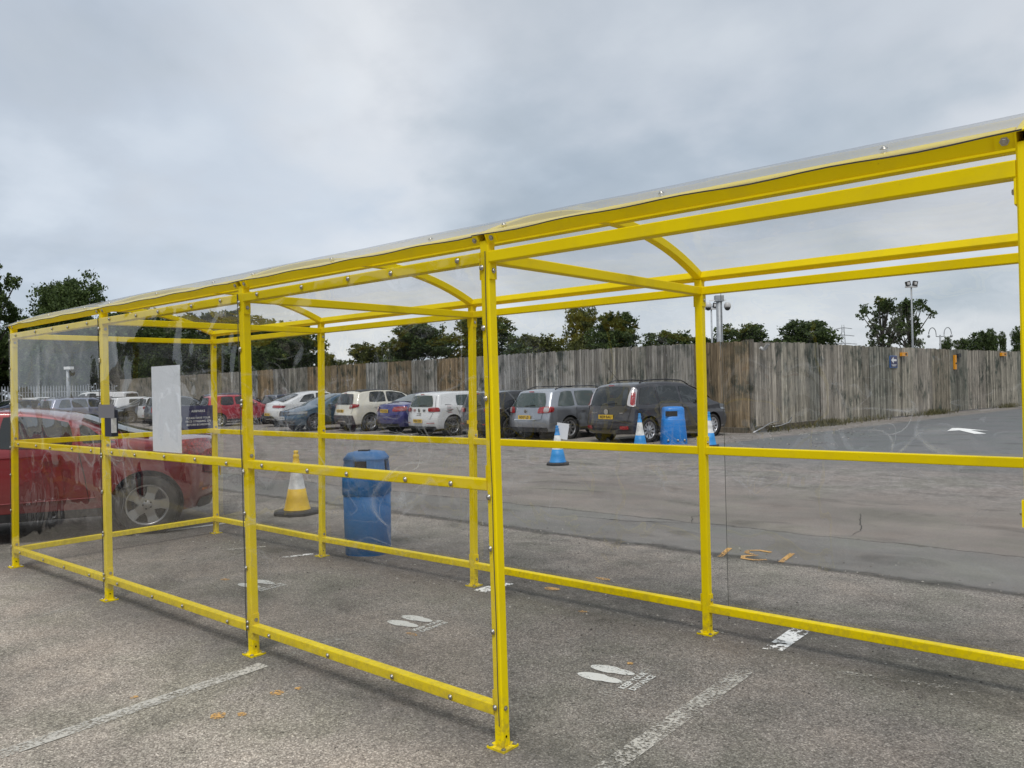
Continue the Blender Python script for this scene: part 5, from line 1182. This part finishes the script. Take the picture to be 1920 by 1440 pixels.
# ------------------------------------------------------------------ trees
def tree_meshes(seed, kind='round', nleaf=9000, H=8.0, RW=3.0, leaf=.15):
    r = np.random.RandomState(seed); mb = MB()
    th = H*(.30 if kind == 'round' else .42)
    tr = H*.028
    mb.sweep([(0, 0, 0), (r.uniform(-.1, .1), r.uniform(-.1, .1), th*.5), (r.uniform(-.2, .2), r.uniform(-.2, .2), th), (r.uniform(-.3, .3), r.uniform(-.3, .3), H*.72)], lambda i: circ([tr*1.3, tr, tr*.8, tr*.25][i], 7), Vector((0, 1, 0)), sm=True)
    nb = dict(round=34, open=24, tall=26, pine=34)[kind]; blobs = []
    for i in range(nb):
        a = r.uniform(0, 2*math.pi); q = r.uniform(0, 1)
        if kind == 'round':
            z = H*(.22+.72*q); env = math.sqrt(max(.05, 1-((z/H-.52)/.48)**2)); rad = RW*env*r.uniform(.35, .85); br = RW*r.uniform(.22, .40)
        elif kind == 'open':
            z = H*(.38+.56*q); env = math.sqrt(max(.08, 1-((z/H-.65)/.38)**2)); rad = RW*env*r.uniform(.3, 1.0); br = RW*r.uniform(.16, .30)
        elif kind == 'tall':
            z = H*(.25+.70*q); env = 1-.55*q; rad = RW*env*r.uniform(.2, .8); br = RW*r.uniform(.25, .42)
        else:
            q = q**.6; z = H*(.25+.7*q); env = .35+.75*q if q < .8 else .75; rad = RW*env*r.uniform(.2, 1.0); br = RW*r.uniform(.10, .20)
        p = np.array([rad*math.cos(a), rad*math.sin(a), min(z, H-br*.5)]); blobs.append((p, br))
        s0 = np.array([0, 0, max(th*.7, z*.62)])
        mid = (s0+p)/2+np.array([0, 0, -.05*H*r.rand()])
        if i % 2 == 0 or kind in ('open', 'pine'):
            mb.sweep([tuple(s0), tuple(mid), tuple(p)], lambda k: circ([tr*.4, tr*.26, tr*.1][k], 5), Vector((0.1, .2, 1)), sm=True)
    trunk = mb.mesh('trunk')
    # leaf faces through the crown volume, clumped
    vol = np.array([b**2.2 for _, b in blobs]); idx = r.choice(len(blobs), nleaf, p=vol/vol.sum())
    C = np.array([blobs[i][0] for i in idx]); B = np.array([blobs[i][1] for i in idx])
    # sub-clumps on each blob
    ns = 26; sub = r.normal(size=(len(blobs), ns, 3)); sub /= np.linalg.norm(sub, axis=2, keepdims=True); sub *= r.uniform(.45, 1.35, (len(blobs), ns, 1))
    sc = sub[idx, r.randint(0, ns, nleaf)]
    off = r.normal(size=(nleaf, 3))*.16
    P = C+(sc+off)*B[:, None]*np.array([1.05, 1.05, .8])
    P[:, 2] = np.maximum(P[:, 2], H*.1)
    nrm = r.normal(size=(nleaf, 3))+np.array([0, 0, .7]); nrm /= np.linalg.norm(nrm, axis=1, keepdims=True)
    t = np.cross(nrm, r.normal(size=(nleaf, 3))); t /= np.linalg.norm(t, axis=1, keepdims=True); b = np.cross(nrm, t)
    sz = leaf*r.uniform(.55, 1.25, (nleaf, 1)); t *= sz; b *= sz*.62
    V = np.stack([P-t, P+b*.9-t*.1, P+t, P-b*.9+t*.1], 1).reshape(-1, 3)
    me = bpy.data.meshes.new('crown'); me.vertices.add(len(V)); me.vertices.foreach_set('co', V.ravel())
    me.loops.add(4*nleaf); me.loops.foreach_set('vertex_index', np.arange(4*nleaf, dtype=np.int32))
    me.polygons.add(nleaf); me.polygons.foreach_set('loop_start', np.arange(0, 4*nleaf, 4, dtype=np.int32)); me.polygons.foreach_set('loop_total', np.full(nleaf, 4, dtype=np.int32))
    me.update(calc_edges=True); return trunk, me
TV = {'r1': tree_meshes(1, 'round', 21000), 'r2': tree_meshes(2, 'round', 21000), 'r3': tree_meshes(3, 'round', 17000), 'o1': tree_meshes(4, 'open', 12000), 't1': tree_meshes(5, 'tall', 15000), 'p1': tree_meshes(6, 'pine', 5600, 10, 3.6, .16),
      'big1': tree_meshes(8, 'round', 34000, 9, 3.4, .125), 'big2': tree_meshes(9, 'open', 22000, 9, 3.2, .125)}
def tree(var, x, y, h, hw_, label, lm=LEAF, rz=None, cat='tree'):
    T, C = TV[var]; H0, R0 = {'p1': (10, 3.6), 'big1': (9, 3.4), 'big2': (9, 3.2)}.get(var, (8, 3.0))
    t = empty('tree', (x, y, 0), random.uniform(0, 6) if rz is None else rz, label, cat, 'trees beyond the fences')
    sz = h/H0; sx = hw_/R0
    a = mk('trunk', T, BARK, t); a.scale = (sx*.5+sz*.5,)*2+(sz,)
    b = mk('crown', C, lm, t); b.scale = (sx, sx, sz); return t
tree('big2', -71.1, 18.6, 12.3, 3.0, 'tall oak cut off by the left edge of the frame', rz=.5)
tree('r3', -74.5, 22.6, 8.6, 2.6, 'lower tree between the two oaks at far left')
tree('big1', -64.2, 22.4, 10.6, 3.2, 'broad dark oak rising above the left end of the shelter roof', rz=2.2)
tree('big2', -66.6, 22.6, 10.9, 2.6, 'loose limbed tree merging with the left side of the broad oak', rz=1)
tree('r3', -64.4, 20.4, 5.6, 2.4, 'low bushy tree just behind the palisade fence')
tree('t1', -63.2, 26.9, 7.2, 2.3, 'narrow dark tree seen through the leftmost panel')
tree('r1', -68.7, 28.9, 8.7, 4.0, 'big dark tree behind the second front post')
tree('r2', -61.9, 31.4, 8.5, 4.2, 'dark dense tree behind the white board')
tree('r1', -62.6, 35.5, 8.5, 3.8, 'dark dense tree above the small red car')
tree('r3', -55.2, 34.5, 7.2, 3.0, 'dark bushy tree left of the third front post')
tree('r2', -42.5, 27.6, 6.3, 2.7, 'dark tree with visible trunk behind the middle of the shelter', rz=3)
tree('r3', -64.9, 38.7, 6.8, 3.0, 'mid green tree low behind the third front post')
tree('r3', -63.4, 46.5, 5.6, 2.4, 'low olive tree right of the back post', LEAF2)
tree('r1', -64.2, 52.4, 6.3, 3.0, 'rounded olive tree above the cream crossover', LEAF2)
tree('r2', -46.5, 42.6, 7.1, 3.1, 'dark rounded tree above the purple blue saloon')
tree('r1', -41.0, 44.6, 7.2, 3.4, 'dark tree directly behind the near corner post', LEAF)
tree('r3', -41.7, 51.9, 6.2, 3.3, 'wide olive tree right of the near corner post', LEAF2)
tree('t1', -41.5, 58.6, 8.8, 2.3, 'light green loose tree above the silver estate', LEAF2)
tree('r2', -35.2, 54.8, 7.8, 2.6, 'dark upright tree above the dark people carrier')
tree('r3', -37.7, 68.5, 6.9, 3.4, 'flat topped tree left of the camera column')
tree('r1', -34.0, 78.1, 7.3, 3.2, 'dark tree right of the camera column')
tree('r3', -38.0, 77.0, 6.6, 2.6, 'small dark tree behind the camera column')
tree('r2', -28.3, 83.0, 8.0, 3.6, 'rounded tree sloping down to the left above the gate section')
tree('r3', -31.3, 82.0, 6.3, 2.6, 'low tree at the foot of the rounded sloping tree')
tree('p1', -23.9, 93.5, 10.6, 3.2, 'bare limbed pine with open crown, left one of the pair', LEAF, 1.2)
tree('p1', -21.4, 95.3, 10.5, 3.2, 'bare limbed pine behind the tall floodlight pole', LEAF, 4.0)
for k, (x, y, h, w) in enumerate([(-20.65, 109.2, 6.0, 1.2), (-18.7, 111.0, 6.4, 1.8), (-17.5, 112.2, 7.3, 2.2), (-18.0, 124.6, 7.4, 1.3), (-16.8, 125.7, 7.0, .8), (-15.2, 127, 7.6, 1.2)]):
    tree('t1' if w < 1.5 else 'r3', x, y, h, w, ['small pointed tree left of the curled street lamp', 'low dark tree right of the curled street lamp', 'taller open tree right of the curled street lamp', 'narrow upright tree above the far fence', 'slim small tree between two taller ones at right', 'rightmost small tree at the edge of the frame'][k], rz=k)
for k, (x, y) in enumerate([(-72, 12), (-74, 18), (-76, 24), (-75, 34), (-70, 42)]):
    tree('r%d' % (k % 3+1), x, y, 7.6, 4.6, ['dark tree behind the palisade fence, furthest left', 'dark tree behind the palisade fence beside the furthest left one', 'dark background tree behind the lamp post at left', 'dark background tree behind the white pickup', 'dark background tree left of the fence middle'][k], rz=k*1.3)

# wood behind the photographer, mirrored in the sheets: one far mass
VV = []; r_ = random.Random(3)
co = np.empty(len(TV['r3'][1].vertices)*3, dtype=np.float32); TV['r3'][1].vertices.foreach_get('co', co); co = co.reshape(-1, 3)
for k in range(13):
    x = -58+k*7.2; sc_ = r_.uniform(.95, 1.5); VV.append(co*np.array([1.7*sc_, 1.7*sc_, sc_])+np.array([x, -27-r_.uniform(0, 5), -.6]))
VV = np.concatenate(VV); me = bpy.data.meshes.new('wood'); me.vertices.add(len(VV)); me.vertices.foreach_set('co', VV.ravel().astype(np.float32)); nf = len(VV)//4
me.loops.add(len(VV)); me.loops.foreach_set('vertex_index', np.arange(len(VV), dtype=np.int32)); me.polygons.add(nf)
me.polygons.foreach_set('loop_start', np.arange(0, len(VV), 4, dtype=np.int32)); me.polygons.foreach_set('loop_total', np.full(nf, 4, dtype=np.int32)); me.update(calc_edges=True)
tag(mk('wood', me, LEAF, kind='stuff'), 'dark line of trees mirrored in the clear sheets', 'wood')

# ------------------------------------------------------------------ weeds along the fence, stones
def scatter(name, n, fn, maker, mt):
    V = []; F = []; r = random.Random(11)
    for k in range(n):
        p = fn(r)
        if p is None: continue
        v, f = maker(r, p); b = len(V); V += v; F += [tuple(b+i for i in q) for q in f]
    return mk(name, mesh(V, F), mt, kind='stuff')
def blade(r, p):
    a = r.uniform(0, 6.28); h = r.uniform(.05, .22)*p[2]; w = .006+.008*r.random(); l = r.uniform(.02, .12)
    c, s = math.cos(a), math.sin(a); x, y = p[0], p[1]
    return [(x-s*w, y+c*w, 0), (x+s*w, y-c*w, 0), (x+c*l*.4+s*w*.7, y+s*l*.4-c*w*.7, h*.6), (x+c*l, y+s*l, h)], [(0, 1, 2), (0, 2, 3)]
def weed_pos(r):
    y = r.choice([r.gauss(24.6, .5), r.gauss(24.6, .3), r.uniform(24.5, 29), r.gauss(33, 1.0), r.gauss(33.4, .6), r.gauss(41, .7), r.uniform(20.5, 24.5)])
    pts = ptsR1 if y < 24.4 else ptsR2
    if y < 20: return None
    x = np.interp(y, [p[1] for p in pts], [p[0] for p in pts])+.06+abs(r.gauss(0, .22))
    return (x, y, 1.2)
tag(scatter('weeds', 1500, weed_pos, blade, LEAF3), 'straggly grass and weeds along the foot of the right fence', 'weeds')
def stone(r, p):
    s = p[2]; v = [(p[0]+s*math.cos(a)*r.uniform(.7, 1.2), p[1]+s*math.sin(a)*r.uniform(.7, 1.2), 0) for a in (0, 1.26, 2.5, 3.8, 5.0)]
    v += [(p[0]+r.uniform(-.3, .3)*s, p[1]+r.uniform(-.3, .3)*s, s*r.uniform(.5, .9))]
    return v, [(i, (i+1) % 5, 5) for i in range(5)]
def stone_pos(r):
    k = r.random()
    if k < .45: return (r.uniform(-6, 3), 2.1+r.gauss(0, .5), r.uniform(.003, .011))
    if k < .7: return (r.uniform(-8, 4), 4.0+r.gauss(0, .35), r.uniform(.004, .012))
    if k < .85: return (r.uniform(-6, 2), r.uniform(-2, 3.5), r.uniform(.002, .006))
    return (r.uniform(-9.5, -4), r.uniform(15, 24), r.uniform(.01, .03))
def stone_fn(nt, b):
    c = ramp(nt, N(nt, 'ShaderNodeNewGeometry').outputs['Random Per Island'], [(.1, (.05, .045, .04)), (.6, (.17, .155, .14)), (.95, (.42, .4, .36))]); L_(nt, c, b.inputs['Base Color']); b.inputs['Roughness'].default_value = .9
tag(scatter('loose_stones', 2600, stone_pos, stone, mat('stone', fn=stone_fn)), 'loose grit and small stones scattered over the tarmac', 'stones')
